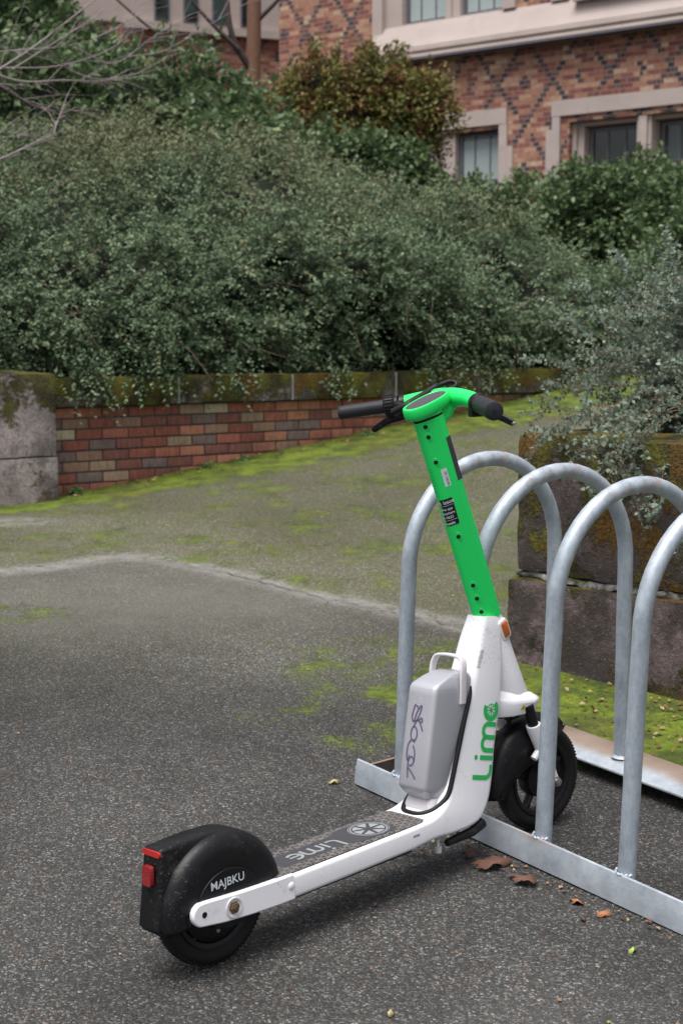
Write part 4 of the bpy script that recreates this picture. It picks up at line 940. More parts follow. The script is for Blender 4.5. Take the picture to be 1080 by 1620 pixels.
def lime_word(bm, w=.17, slice_e=True):
    """rounded lower-case style word; height of small letters 1, baseline 0; returns total width"""
    ribbon(bm, [(0, 1.45), (0, .55)] + arc2(.38, .47, .38, 180, 270, 8) + [(.66, .09)], w)          # L
    ribbon(bm, [(1.0, 1.0), (1.0, .0)], w); bmesh.ops.create_circle(bm, cap_ends=True, radius=.125, segments=16, matrix=Matrix.Translation((1.0, 1.3, 0)))   # i
    x = 1.38; r = .33                                                                             # m
    for k in range(2):
        ribbon(bm, ([(x, 0), (x, .6)] if k == 0 else []) + arc2(x + r, .60, r, 180 if k == 0 else 165, 0, 12) + [(x + 2 * r, 0)], w); x += 2 * r
    cx = x + .72; r = .46
    ribbon(bm, arc2(cx, .50, r, 325, 25, 4)[:1] + arc2(cx, .50, r, 318, 65, 26), w)               # e, open ring with a citrus slice
    if slice_e:
        for a in (10, 55, 100, 145): ribbon(bm, [(cx + .30 * math.cos(R_(a)), .5 + .30 * math.sin(R_(a))), (cx - .30 * math.cos(R_(a)), .5 - .30 * math.sin(R_(a)))], .05)
        ribbon(bm, arc2(cx, .5, .30, 0, 360, 20), .05)
    else: ribbon(bm, [(cx - .4, .5), (cx + .4, .5)], w * .8)
    return cx + .5
def decal(bm, name, mat, origin, right, up, scale, target=None, dirv=None, parent=None, lift=.0009, cuts=.006):
    """move a flat z=0 mesh onto a surface: x along right, y along up"""
    if target is not None:
        for axis in (0, 1):
            lo = min(v.co[axis] for v in bm.verts); hi = max(v.co[axis] for v in bm.verts); st = cuts / scale
            k = lo + st
            while k < hi:
                co = [0, 0, 0]; co[axis] = k; no = [0, 0, 0]; no[axis] = 1
                bmesh.ops.bisect_plane(bm, geom=bm.verts[:] + bm.edges[:] + bm.faces[:], plane_co=co, plane_no=no); k += st
    right = Vector(right).normalized(); up = Vector(up).normalized(); origin = Vector(origin); dirv = Vector(dirv).normalized() if dirv else None
    miss = []
    for v in bm.verts:
        p = origin + right * v.co.x * scale + up * v.co.y * scale
        if target is not None:
            hit, nrm, _, _ = target.ray_cast(p - dirv * .08, dirv, .2)
            if hit is not None: p = hit - dirv * lift
            else: miss.append(v)
        v.co = p
    if miss: bmesh.ops.delete(bm, geom=miss, context='VERTS')
    me = bpy.data.meshes.new(name); bm.to_mesh(me); bm.free(); o = bpy.data.objects.new(name, me); me.materials.append(mat); return link(o, parent)
def text_bm(s, bold=0.0):
    cu = bpy.data.curves.new('t', 'FONT'); cu.body = s; cu.size = 1; cu.align_x = 'CENTER'; cu.offset = bold; cu.resolution_u = 3
    o = bpy.data.objects.new('t', cu); COL.objects.link(o); dg = bpy.context.evaluated_depsgraph_get(); me = o.evaluated_get(dg).to_mesh()
    bm = bmesh.new(); bm.from_mesh(me); o.evaluated_get(dg).to_mesh_clear(); bpy.data.objects.remove(o); bpy.data.curves.remove(cu)
    return bm
def rect_bm(w, h, r=0):
    bm = bmesh.new(); bm.faces.new([bm.verts.new((x, y, 0)) for x, y in (rrect(w / 2, h / 2, r, 3) if r else ((-w / 2, -h / 2), (w / 2, -h / 2), (w / 2, h / 2), (-w / 2, h / 2)))]); return bm
# big green word on the neck: reads upward, tops of letters toward the rider
nax = Vector((.800 - .655, 0, .375 - .165)).normalized(); naxp = Vector((-nax.z, 0, nax.x))
bm = bmesh.new(); lime_word(bm, .235)
decal(bm, 'lettering', M['lime'], Vector((.7515, -.05, .199)) + naxp * -.026, (.27, 0, .963), (-.963, 0, .27), .0445, BV['frame'], (0, 1, 0), frame)
# same word worn on the mat, upside down from this side
bm = bmesh.new(); lime_word(bm, .20, False); decal(bm, 'mat_lettering', M['matlogo'], (.338, .014, .1498), (-1, 0, 0), (0, -1, 0), .0345, None, None, matp)
bm = bmesh.new(); ribbon(bm, arc2(.432, 0, .040, 0, 360, 40), .003); ribbon(bm, arc2(.432, 0, .0445, 0, 360, 40), .0014)
for k in range(7):
    a = 360 * k / 7; P_ = [(.432 + .010 * math.cos(R_(a + 25.7)), .010 * math.sin(R_(a + 25.7)))] + arc2(.432, 0, .035, a + 5, a + 46, 6)
    bm.faces.new([bm.verts.new((x, y, 0)) for x, y in P_])
decal(bm, 'mat_emblem', M['matlogo'], (0, 0, .1498), (1, 0, 0), (0, 1, 0), 1, None, None, matp)
# small prints and barcode
bm = bmesh.new()
for k in range(16):
    w = random.uniform(.25, .5) * .02; box_ = [(k * .0026, -w / 2), (k * .0026 + random.uniform(.0006, .0016), -w / 2), (k * .0026 + .0012, w / 2), (k * .0026, w / 2)]
    bm.faces.new([bm.verts.new((x, y, 0)) for x, y in box_])
decal(bm, 'barcode', mat_simple('worn_brown_print', (.36, .31, .29), .6), (.790, -.02, .436), (.40, 0, .91), (-.7, .7, .2), 1.0, BV['frame'], (.80, .58, -.10), frame)
bm = bmesh.new()
for k in range(22):
    y0 = random.uniform(0, .0006); bm.faces.new([bm.verts.new(q) for q in ((k * .0009, -.003, 0), (k * .0009 + random.uniform(.0003, .0007), -.003, 0), (k * .0009 + .0005, .002, 0), (k * .0009, .002, 0))])
decal(bm, 'serial_code', M['ink'], (.498, -.0683, .127), (1, 0, 0), (0, 0, 1), 1, None, None, frame)

# ---- battery
def sec(c, ax, hw, hl, r, n=5): return [c + ax * v + Vector((0, 1, 0)) * u for u, v in rrect(hw, hl, r, n)]
BA = Vector((.063, 0, .235)).normalized(); BP_ = Vector((-BA.z, 0, BA.x))            # along the pack, and outward toward the rider
def batt_ring(z, front_off, hw, back=0.0, r=.0105):
    """station at height z: the rider-side face is front_off behind the neck line"""
    xf = .5665 + (z - .20) * .252 + front_off; xb = .640 + (z - .20) * .46 + back; c = Vector(((xf + xb) / 2, 0, z)); hl = (xb - xf) / 2
    return [c + Vector((v, 0, v * -.16)) + Vector((0, u, 0)) for u, v in rrect(hw, hl, r, 4)]
bm = bmesh.new(); rg = []
for z, fo, hw, bk in ((.160, .040, .026, -.01), (.176, .026, .034, -.005), (.190, .008, .0395, 0), (.198, .001, .0415, 0), (.206, -.001, .0425, 0), (.30, 0, .0425, 0), (.395, 0, .0425, 0), (.408, .000, .0420, 0), (.4145, .004, .0412, 0), (.419, .012, .040, 0), (.4275, .034, .038, 0), (.435, .056, .034, -.004), (.438, .072, .027, -.01)):
    rg.append(batt_ring(z, fo, hw, bk))
loft(bm, rg); batt = finish(bm, 'battery', M['silver'], frame, 50)
BV['batt'] = bvh_of(batt)
# handle: a bail rising from both flanks over the top
def strap(bm, path, w, t, wdir):
    path = [Vector(p) for p in path]; n = len(path); rings = []
    for i in range(n):
        tg = (path[min(i + 1, n - 1)] - path[max(i - 1, 0)]).normalized(); wd = (Vector(wdir) - tg * tg.dot(Vector(wdir))).normalized(); nn = tg.cross(wd)
        ww = w[i] if isinstance(w, (list, tuple)) else w
        rings.append([path[i] + wd * a + nn * b for a, b in rrect(ww / 2, t / 2, t * .42, 3)])
    loft(bm, rings)
bm = bmesh.new(); hp = [(.700, -.0445, .372), (.702, -.0462, .40), (.704, -.0468, .430), (.708, -.046, .450), (.712, -.041, .465), (.714, -.030, .4725), (.715, 0, .4745), (.714, .030, .4725), (.712, .041, .465), (.708, .046, .450), (.704, .0468, .430), (.702, .0462, .40), (.700, .0445, .372)]
strap(bm, catmull(hp, 4), .0185, .0065, (1, 0, -.15)); finish(bm, 'battery_handle', M['cream'], batt, 50)
# rubber seal between pack and neck, and the socket collar
half = [(.735, -.0350, .402), (.7245, -.0425, .380), (.7000, -.0450, .330), (.6735, -.0475, .272), (.6500, -.0500, .222), (.6320, -.0520, .188), (.6130, -.0500, .170), (.588, -.0430, .1575), (.566, -.026, .1515), (.560, 0, .1508)]
bm = bmesh.new(); sp = half + [(a, -b, c) for a, b, c in reversed(half[:-1])]
tube(bm, catmull(sp, 4), .0056, 8, flat=1.1); finish(bm, 'seal', M['blackm'], batt, 60)
bm = bmesh.new(); rg = []
for z, fo, hw in ((.148, .024, .044), (.158, .024, .0435), (.170, .027, .041), (.1765, .030, .039)): rg.append(batt_ring(z, fo, hw, -.012, .024))
loft(bm, rg); finish(bm, 'battery_socket', M['cream'], batt, 50)
bm = bmesh.new(); strap(bm, [Vector(p) for p in ((.598, -.036, .176), (.590, -.020, .181), (.587, 0, .184), (.590, .020, .181))], .006, .006, (0, 0, 1)); finish(bm, 'socket_latch', M['steel'], batt, 50)
# emblem and graffiti on the rider-side face (x decreasing face, seen from the rider)
bm = bmesh.new(); ribbon(bm, arc2(0, 0, .011, 0, 360, 28), .0011); ribbon(bm, arc2(-.004, 0, .0065, 80, -80, 10), .0010); ribbon(bm, arc2(.012, 0, .0085, 130, 230, 10), .0010)
BD_ = (.965, 0, -.26)
decal(bm, 'embossed_emblem', mat_simple('embossed_edge', (.55, .54, .58), .4), (.600, .004, .396), (0, -1, 0), (.25, 0, .968), 1, BV['batt'], BD_, batt, cuts=.01)
G = [[(.0, -.004), (-.009, .004), (-.016, -.022), (-.010, -.034), (-.003, -.014), (.004, -.002), (.010, .002), (.006, -.016), (-.008, -.044)],
     [(-.008, -.034), (.004, -.030), (.013, -.040), (.020, -.052)], [(.004, -.030), (.013, -.024), (.016, -.030), (.010, -.034)],
     [(-.008, -.044), (-.013, -.052), (-.014, -.064), (-.010, -.073), (-.003, -.076), (.003, -.068), (.004, -.056), (-.001, -.047), (-.008, -.044)],
     [(-.010, -.073), (-.018, -.084), (-.020, -.100), (-.019, -.114), (-.014, -.122)], [(-.010, -.074), (-.003, -.074), (-.001, -.079)], [(-.004, -.086), (.002, -.096), (.004, -.110), (.003, -.122), (-.003, -.130), (-.010, -.130)],
     [(-.014, -.122), (-.008, -.112), (-.001, -.112), (.003, -.120)], [(-.013, -.108), (-.013, -.135), (-.010, -.158)], [(-.012, -.136), (-.003, -.142), (.006, -.150), (.013, -.158)]]
bm = bmesh.new()
for g in G: ribbon(bm, [(p.x, p.y) for p in catmull([(a, b, 0) for a, b in g], 6)], .0040)
decal(bm, 'marker_scrawl', M['ink'], (.595, .0025, .382), (0, -1, 0), (.25, 0, .968), 1, BV['batt'], BD_, batt, .0007, .008)

# ---- head tube, crown, fork
HA = Vector((.6876 - .8420, 0, 1.0031 - .53)).normalized(); HF = Vector((HA.z, 0, -HA.x))     # steering axis (up), forward normal
def on_axis(z): return Vector((.8420 + (z - .53) * HA.x / HA.z, 0, z))
bm = bmesh.new(); rg = []
for z, off, ru_, rv_ in ((.338, .0, .046, .044), (.345, .0, .0475, .045), (.40, .001, .043, .041), (.46, .004, .038, .036), (.505, .010, .033, .031), (.528, .012, .029, .027), (.536, .010, .022, .02)):
    c = on_axis(z) + HF * off; rg.append([c + HF * ru_ * math.cos(2 * math.pi * k / 28) + Vector((0, 1, 0)) * rv_ * math.sin(2 * math.pi * k / 28) for k in range(28)])
loft(bm, rg); head = finish(bm, 'head_tube', M['white'], frame, 50)
for sgn in (-1, 1):   # side reflector pods
    c = Vector((.866, sgn * .0255, .5085)); ax = HA
    bm = bmesh.new(); loft(bm, [[c + Vector((0, sgn * dy, 0)) + ax * v + HF * u for u, v in rrect(.0150 * k, .0245 * k, .007, 4)] for dy, k in ((-.012, 1.0), (.006, 1.0), (.0105, .92))]); pod = finish(bm, 'reflector_housing', M['white'], head, 50)
    bm = bmesh.new(); loft(bm, [[c + Vector((0, sgn * dy, 0)) + ax * v + HF * u for u, v in rrect(.0098 * k, .0180 * k, .003, 3)] for dy, k in ((.008, 1.0), (.0125, 1.0), (.0137, .88))]); finish(bm, 'reflector', M['orange'], pod, 40)
# steered parts below: built straight, then turned about the steering axis
fork = bpy.data.objects.new('fork', None); link(fork, sco); fork.empty_display_size = .05
TURN = Matrix.Translation(on_axis(.3)) @ Matrix.Rotation(STEER, 4, HA) @ Matrix.Translation(-on_axis(.3))
def stepped(bm): bm.transform(TURN); return bm
bm = bmesh.new()   # crown: a broad faceted cap
top = [(.835, .030), (.870, .050), (.930, .060), (.952, .050), (.958, .020)]
def crown_ring(z, k, kx, slope): 
    pts = [(x, -y) for x, y in top] + [(x, y) for x, y in reversed(top)]; cx = .895
    return [(cx + (x - cx) * kx, y * k, z - slope * (x - .835)) for x, y in pts]
loft(bm, [crown_ring(.3035, .90, .90, .0), crown_ring(.336, 1.04, 1.06, .05), crown_ring(.347, 1.01, 1.03, .09), crown_ring(.366, .74, .84, .16), crown_ring(.371, .48, .52, .17)])
crown = finish(stepped(bm), 'fork_crown', M['white'], fork, 24, .004)
bm = bmesh.new(); lathe_y(bm, [(.041, -.001), (.0455, 0), (.041, .002)], 28); bm.transform(Matrix.Translation(on_axis(.336)) @ Vector((0, 1, 0)).rotation_difference(HA).to_matrix().to_4x4()); finish(bm, 'headset_ring', M['blackm'], crown, 40)
BV['crown'] = bvh_of(crown)
bm = bmesh.new(); bm.faces.new([bm.verts.new(q) for q in ((-.009, -.006, 0), (.009, -.006, 0), (0, .0085, 0))]); decal(bm, 'warning_sticker', M['yellow'], (.893, -.06, .3215), (1, 0, 0), (0, 0, 1), .9, BV['crown'], (0, 1, 0), crown)
bm = bmesh.new(); ribbon(bm, [(-.002, -.003), (0, .001), (-.001, .001), (.001, .005)], .0012); decal(bm, 'warning_mark', M['blk'], (.893, -.06, .3210), (1, 0, 0), (0, 0, 1), 1, BV['crown'], (0, 1, 0), crown, .0014)
AX = Vector((WB, 0, RW))
for sgn in (-1, 1):
    y = sgn * .0525; a = Vector((.915, y, .325)); b = Vector((.932, y, .268)); c = Vector((.958, y, .205)); d = Vector((.992, y, .133))
    bm = bmesh.new(); tube(bm, [a, b], .0125, 16); stn = finish(stepped(bm), 'stanchion', M['black'], fork, 60)
    bm = bmesh.new(); tube(bm, [b + (a - b) * .12, b, c, d + Vector((.001, 0, -.006))], [.0175, .0180, .0155, .0120], 16); leg = finish(stepped(bm), 'fork_leg', M['white'], fork, 60)
    bm = bmesh.new(); tube(bm, [c + Vector((-.004, 0, .01)), c + Vector((-.03, 0, -.012))], [.010, .0085], 12); finish(stepped(bm), 'mudguard_lug', M['white'], leg, 60)
    bm = bmesh.new(); lathe_y(bm, [(.012, sgn * .060), (.012, sgn * .066), (.009, sgn * .067), (.009, sgn * .073), (.0045, sgn * .0735), (0, sgn * .0735)], 20, (AX.x, 0, AX.z)); finish(stepped(bm), 'axle_nut', M['steel'], leg, 30)

# ---- wheels
def tyre_prof(R, w=.0235, rin=.090):
    P = [(rin, -.014), (rin + .008, -.0185)]
    for k in range(0, 19):
        a = R_(-78 + 156 * k / 18); P.append((R - w * 1.02 + w * 1.02 * math.cos(a) ** .8, w * math.sin(a)))
    P += [(rin + .008, .0185), (rin, .014)]; return P
def make_wheel(name, cx, steered, parent, hub_motor):
    fin = (lambda bm: stepped(bm)) if steered else (lambda bm: bm)
    w = bpy.data.objects.new(name, None); link(w, parent); w.empty_display_size = .05
    bm = bmesh.new(); lathe_y(bm, tyre_prof(RW), 72, (cx, 0, RW), False)
    # tread grooves: thin raised bars around the shoulder
    for k in range(84):
        a = 2 * math.pi * k / 84
        for s in (-1, 1):
            c = Vector((cx + (RW - .0025) * math.cos(a), s * .0115, RW + (RW - .0025) * math.sin(a))); T_ = Matrix.Translation(c) @ Matrix.Rotation(-a, 4, 'Y') @ Matrix.Rotation(s * .5, 4, 'X')
            box(bm, (-.0034, 0, 0), (.0050, .012, .0048), T_)
    ty = finish(fin(bm), 'tyre', M['tyre'], w, 50)
    bm = bmesh.new()
    lathe_y(bm, [(.0905, -.0155), (.0925, -.0165), (.0920, -.0185), (.086, -.0180), (.081, -.0150), (.0785, -.004), (.0785, .004), (.081, .0150), (.086, .0180), (.0920, .0185), (.0925, .0165), (.0905, .0155)], 64, (cx, 0, RW))
    rim = finish(fin(bm), 'rim', M['rim'], w, 40)
    if hub_motor:
        bm = bmesh.new(); lathe_y(bm, [(0, -.034), (.030, -.034), (.034, -.030), (.062, -.028), (.070, -.022), (.078, -.016), (.078, .016), (.070, .022), (.062, .028), (.034, .030), (.030, .034), (0, .034)], 56, (cx, 0, RW)); hb = finish(fin(bm), 'hub_motor', M['rim'], w, 35)
        for k in range(6):
            a = R_(60 * k + 20); bm = bmesh.new(); lathe_y(bm, [(0, -.0315), (.0045, -.0312), (.005, -.029)], 10, (cx + .052 * math.cos(a), 0, RW + .052 * math.sin(a))); finish(fin(bm), 'motor_bolt', M['steel'], hb, 40)
    else:
        bm = bmesh.new(); lathe_y(bm, [(0, -.030), (.016, -.030), (.022, -.024), (.034, -.020), (.046, -.018), (.048, -.012), (.048, .012), (.046, .018), (.034, .020), (.022, .024), (.016, .030), (0, .030)], 40, (cx, 0, RW)); finish(fin(bm), 'hub', M['rim'], w, 35)
        for k in range(5):
            a = R_(72 * k - 122); bm = bmesh.new(); p0 = Vector((cx + .040 * math.cos(a), 0, RW + .040 * math.sin(a))); p1 = Vector((cx + .082 * math.cos(a), 0, RW + .082 * math.sin(a)))
            strap(bm, [p0, p0.lerp(p1, .5), p1], [.018, .013, .020], .020, (-math.sin(a), 0, math.cos(a))); finish(fin(bm), 'spoke', M['rim'], w, 40)
    return w
make_wheel('rear_wheel', 0, False, sco, True); make_wheel('front_wheel', WB, True, fork, False)
# rear drum / cable cover seen under the arm
bm = bmesh.new(); loft(bm, [[(x, y, z) for x, z in ((-.045, .104), (-.035, .092), (.0, .083), (.035, .088), (.048, .100))] for y in (-.060, -.040)]); finish(bm, 'brake_cover', M['blackm'], sco, 30, .003)

# ---- rear mudguard
def rf_section(th_):
    ro = float(np.interp(th_, [0, 90, 150, 188], [.1385, .1395, .150, .153])); hw = .0560; sn = max(.05, math.sin(R_(th_)))
    zb = -.004 if th_ < 150 else -.014; ri = zb / sn if False else (.016 if 8 < th_ < 172 else .11)
    H = [(ri, hw), (ro * .62, hw + .0005), (ro - .034, hw)]
    for k in range(1, 8):
        a = R_(90 * k / 7); H.append((ro - .034 + .034 * math.sin(a), hw - .030 + .030 * math.cos(a)))
    return H + [(ro + .0006, .012)]
angs = [-4] + list(np.linspace(0, 180, 56)) + [185, 188]; bm = bmesh.new(); rings = []
for A in angs:
    H = rf_section(A); full = [(r, -y) for r, y in H] + [(r, y) for r, y in reversed(H)]; a = R_(A)
    rings.append([(.011 + r * math.cos(a), y, RW + r * math.sin(a)) for r, y in full])
vs2 = [ring(bm, r) for r in rings]
for a_, b_ in zip(vs2, vs2[1:]): bridge(bm, a_, b_, False)
rf = finish(bm, 'rear_mudguard', M['black'], sco, 35); so = rf.modifiers.new('thick', 'SOLIDIFY'); so.thickness = .003; so.offset = -1
# tail: a narrow box with a flat top growing out of the round body
bm = bmesh.new(); tl = [((.062, .2530), .027, .244), ((.022, .2655), .029, .25), ((-.030, .2690), .029, .242), ((-.080, .2675), .0280, .225), ((-.1205, .2655), .0265, .20)]
rg = [[(x, -w, zb), (x, -w - .004, (z + zb) / 2), (x, -w, z - .002), (x, -w + .003, z), (x, w - .003, z), (x, w, z - .002), (x, w + .004, (z + zb) / 2), (x, w, zb)] for (x, z), w, zb in tl]
vsr = [ring(bm, r) for r in rg]
for a_, b_ in zip(vsr, vsr[1:]): bridge(bm, a_, b_)
bm.faces.new(list(reversed(vsr[0]))); bm.faces.new(vsr[-1]); finish(bm, 'tail_ridge', M['black'], rf, 40, .005)
bm = bmesh.new(); tb = [(.2670, -.1260, .0260, -.09, .0275), (.25, -.1285, .0270, -.08, .0300), (.20, -.1360, .0290, -.09, .0340), (.155, -.1430, .0310, -.10, .038), (.1125, -.1490, .0330, -.11, .042)]
rg = []
for z, xr, w, xf, wf in tb: rg.append([(xr, -w, z), (xr, w, z), ((xr * .55 + xf * .45), (w * .35 + wf * .65), z), (xf, wf, z), (xf + .03, wf - .004, z), (xf + .03, -wf + .004, z), (xf, -wf, z), ((xr * .55 + xf * .45), -(w * .35 + wf * .65), z)])
loft(bm, list(reversed(rg))); finish(bm, 'tail_flap', M['black'], rf, 40, .005)
BV['rf'] = bvh_of(rf)
bm = bmesh.new(); pr = [(x, z) for x, z in arc2(.003, .118, .083, 8, 178, 30)]
loft(bm, [[(x, y, z) for x, z in pr] for y in (-.0540, -.0588)]); bump_ = finish(bm, 'motor_cover', M['black'], rf, 30, .0015)
bm = text_bm('MAJBKU', .006); decal(bm, 'number_lettering', M['letter'], (.001, -.0596, .1690), (1, 0, .0), (.0, 0, 1), .0235, None, None, bump_)
for v in bpy.data.objects['number_lettering'].data.vertices: v.co.x = v.co.x * .98
bm = bmesh.new(); loft(bm, [[(x, y, z) for y, z in rrect(.0262, .0055, .004, 3)] for x in (-.1245, -.1325)])
for v in bm.verts: v.co.z += .2575; v.co.x += abs(v.co.y) * .12
finish(bm, 'tail_lamp', M['redl'], rf, 40)
bm = bmesh.new(); loft(bm, [[(x, y - .003, z) for y, z in rrect(.0128, .0190, .005, 3)] for x in (-.126, -.1338, -.1350)])
for v in bm.verts: v.co.x += (.2180 - v.co.z) * -.05; v.co.z += .2180
finish(bm, 'tail_reflector', M['red'], rf, 40)

# ---- front mudguard
bm = bmesh.new(); rings = []
for A in np.linspace(62, 186, 44):
    a = R_(A); ro = float(np.interp(A, [62, 95, 130, 186], [.148, .156, .166, .172])); ri = float(np.interp(A, [62, 75, 110, 125, 140, 165, 175, 186], [.125, .085, .050, .055, .070, .098, .125, .140])); hw = .036
    H = [(ri, hw), ((ri + ro) * .5, hw + .001), (ro - .022, hw - .002), (ro - .008, hw - .010), (ro, hw * .35)]
    full = [(r, -y) for r, y in H] + [(r, y) for r, y in reversed(H)]; rings.append([(WB + r * math.cos(a), y, RW + r * math.sin(a)) for r, y in full])
vs2 = [ring(bm, r) for r in rings]
for a_, b_ in zip(vs2, vs2[1:]): bridge(bm, a_, b_, False)
ff = finish(stepped(bm), 'front_mudguard', M['black'], fork, 45); so = ff.modifiers.new('thick', 'SOLIDIFY'); so.thickness = .003; so.offset = -1
bm = bmesh.new(); tube(bm, [(.90, 0, .335), (.915, 0, .29)], .022, 16); finish(stepped(bm), 'steerer_boss', M['blackm'], fork, 50)
bm = bmesh.new(); tube(bm, catmull([(.845, -.020, .33), (.862, -.028, .302), (.880, -.018, .285), (.90, -.006, .29)], 5), .0045, 8); finish(bm, 'cable', M['blackm'], fork, 60)

# ---- stem
def stem_ring(s_, k=1.0):
    c = on_axis(.53) + HA * s_; q_ = min(1, max(0, s_ / .5)); k = k * (1 + .07 * q_); c = c - HF * (.003 * q_)
    H = [(-.017 - .0145 * math.cos(R_(t)), .0145 * math.sin(R_(t))) for t in (0, 12, 24, 36, 48, 60)] + [(-.012, .0195), (.0000, .0255), (.0080, .0293), (.0100, .0300), (.0200, .0304), (.0222, .0296), (.0318, .0215), (.0335, .0190), (.0348, .0100), (.0350, 0)]
    full = H + [(u, -v) for u, v in reversed(H[1:-1])]
    return [c + HF * u * k + Vector((0, v * k, 0)) for u, v in full]
SL = (1.0031 - .53) / HA.z + .006
bm = bmesh.new(); rgs = [stem_ring(.0085), stem_ring(.010)] + [stem_ring(SL * k / 14 + .0) for k in range(1, 14)] + [stem_ring(SL - .012), stem_ring(SL)]
loft(bm, rgs); stem = finish(bm, 'stem', M['green'], sco, 24); BV['stem'] = bvh_of(stem)
SD = Vector((HF.x * .72, .694, HF.z * .72)).normalized()       # looking at the rear right flank
def stem_at(z, side=0.0): return on_axis(z) + Vector((0, -.02, 0)) - HF * (.012 - side)
SR = SD.cross(HA).normalized()                                  # to the right as seen
def sdecal(bm, name, mat, z, dx, scale, lift=.0007, cuts=.006): return decal(bm, name, mat, on_axis(z) + SR * dx, SR, HA, scale, BV['stem'], SD, stem, lift, cuts)
for z, dx in ((.998, -.0075), (.975, -.0075), (.918, -.0075), (.745, -.0065), (.628, -.006), (.596, -.006), (.563, -.005)):
    p = on_axis(z) + SR * dx; hit, nr_, _, _ = BV['stem'].ray_cast(p - SD * .1, SD, .2)
    bm = bmesh.new(); lathe_y(bm, [(0, .0010), (.0050, .0006), (.0066, .0003), (.0088, .0005), (.0094, -.0003)], 20); bm.transform(Matrix.Translation(hit) @ Vector((0, 1, 0)).rotation_difference(-SD).to_matrix().to_4x4() @ Matrix.Diagonal((1, 1, 1.1, 1)))
    h = finish(bm, 'screw_recess', M['green'], stem, 50)
    bm = bmesh.new(); lathe_y(bm, [(0, .0016), (.0046, .0014), (.0050, .0008)], 16); bm.transform(Matrix.Translation(hit - SD * 0 + SR * .001) @ Vector((0, 1, 0)).rotation_difference(-SD).to_matrix().to_4x4()); finish(bm, 'screw', M['blk'], h, 50)
lab = sdecal(rect_bm(.046, .064, .003), 'notice_label', M['blk'], .8035, -.0170, 1)
for txt, dz, sz, dx in (('an issue', .0245, .0130, -.0125), ('in the app', .0085, .0085, -.0165), ('rideshare', -.0015, .0085, -.0130), ('55-9633', -.0115, .0085, -.0165), ('Seattle', -.0260, .0088, -.0145)):
    bm = text_bm(txt, .01); bmesh.ops.translate(bm, verts=bm.verts, vec=(0, -.3, 0))
    decal(bm, 'label_text', M['letter'], on_axis(.8035) + HA * dz + SR * dx, SR, HA, sz, BV['stem'], SD, lab, .0012, .004)
for dz in (.0165, -.0185):
    decal(rect_bm(.042, .0007), 'label_rule', M['letter'], on_axis(.8035) + HA * dz + SR * -.0170, SR, HA, 1, BV['stem'], SD, lab, .0012)
tg_ = sdecal(rect_bm(.0135, .042), 'code_sticker', M['letter'], .879, .0050, 1)
bm = bmesh.new()
for k in range(22): 
    if k in (13, 14, 15): continue
    z0 = -.018 + k * .0015; bm.faces.new([bm.verts.new(q) for q in ((-.001, z0, 0), (.0045, z0, 0), (.0045, z0 + random.uniform(.0003, .0009), 0), (-.001, z0 + .0004, 0))])
decal(bm, 'code_bars', M['blk'], on_axis(.879) + SR * .0050, SR, HA, 1, BV['stem'], SD, tg_, .0012)
for k in range(11):   # fine print lines
    if k == 7: continue
    sdecal(rect_bm(random.uniform(.009, .014), .0009), 'fine_print', mat_simple('dark_green_print', (.01, .12, .03), .5) if k == 0 else bpy.data.materials['dark_green_print'], .905 - k * .0062, -.0265, 1)
bm = bmesh.new(); P_ = [(HF * .0085 + Vector((0, -.0318, 0))), (HF * .0225 + Vector((0, -.0324, 0)))]
for z0, z1 in ((.862, .960),):
    a, b = on_axis(z0), on_axis(z1); f_ = [a + P_[0], a + P_[1], b + P_[1] + Vector((0, -.0005, 0)), b + P_[0] + Vector((0, -.0005, 0))]; loft(bm, [[p for p in f_], [p + Vector((0, .003, 0)) for p in f_]])
finish(bm, 'grip_strip', M['dkst'], stem, 30)

# ---- cockpit (turned with the bar)
bar = bpy.data.objects.new('handlebar', None); link(bar, sco); bar.empty_display_size = .05
CO = on_axis(1.0031)
def CK(u, v, w): return CO + HF * u + Vector((0, v, 0)) + HA * w          # forward, left, up along the axis
def pod_ring(w, k, ox=0.0, kl=1.0):
    out = []
    for i in range(40):
        a = 2 * math.pi * i / 40; cx = .012 + ox; e = 2.4; c_, s_ = math.cos(a), math.sin(a)
        u = abs(c_) ** (2 / e) * math.copysign(1, c_) * .062 * k * kl; v = abs(s_) ** (2 / e) * math.copysign(1, s_) * .0345 * k; out.append(CK(cx + u, v, w))
    return out
bm = bmesh.new(); loft(bm, [pod_ring(.016, .86, -.004), pod_ring(.019, .95, -.002), pod_ring(.026, 1.0), pod_ring(.038, 1.0), pod_ring(.0425, .965), pod_ring(.0435, .90), pod_ring(.0415, .86)])
pod = finish(stepped(bm), 'display_pod', M['green'], bar, 50)
bm = bmesh.new(); loft(bm, [pod_ring(.0405, .855), pod_ring(.0423, .85)]); finish(stepped(bm), 'display', M['screen'], pod, 30)
bm = bmesh.new(); loft(bm, [stem_ring(SL - .002, .97), stem_ring(SL + .0060, .97)]); finish(bm, 'collar', M['blackm'], bar, 50)
bm = bmesh.new(); loft(bm, [stem_ring(SL + .0055, .99), stem_ring(SL + .0115, 1.0)]); finish(bm, 'collar_ring', M['green'], bar, 50)
bm = bmesh.new(); tube(bm, catmull([on_axis(.955) + HF * .004, on_axis(.985) + HF * .012, Vector((.735, 0, 1.018)), Vector((.757, 0, 1.042))], 5), [.020 + .0004 * k for k in range(16)], 24); finish(bm, 'bar_neck', M['green'], bar, 60)
def pth(sgn): return [Vector((.760, 0, 1.046)), Vector((.757, sgn * .03, 1.047)), Vector((.748, sgn * .07, 1.044)), Vector((.733, sgn * .105, 1.038))]
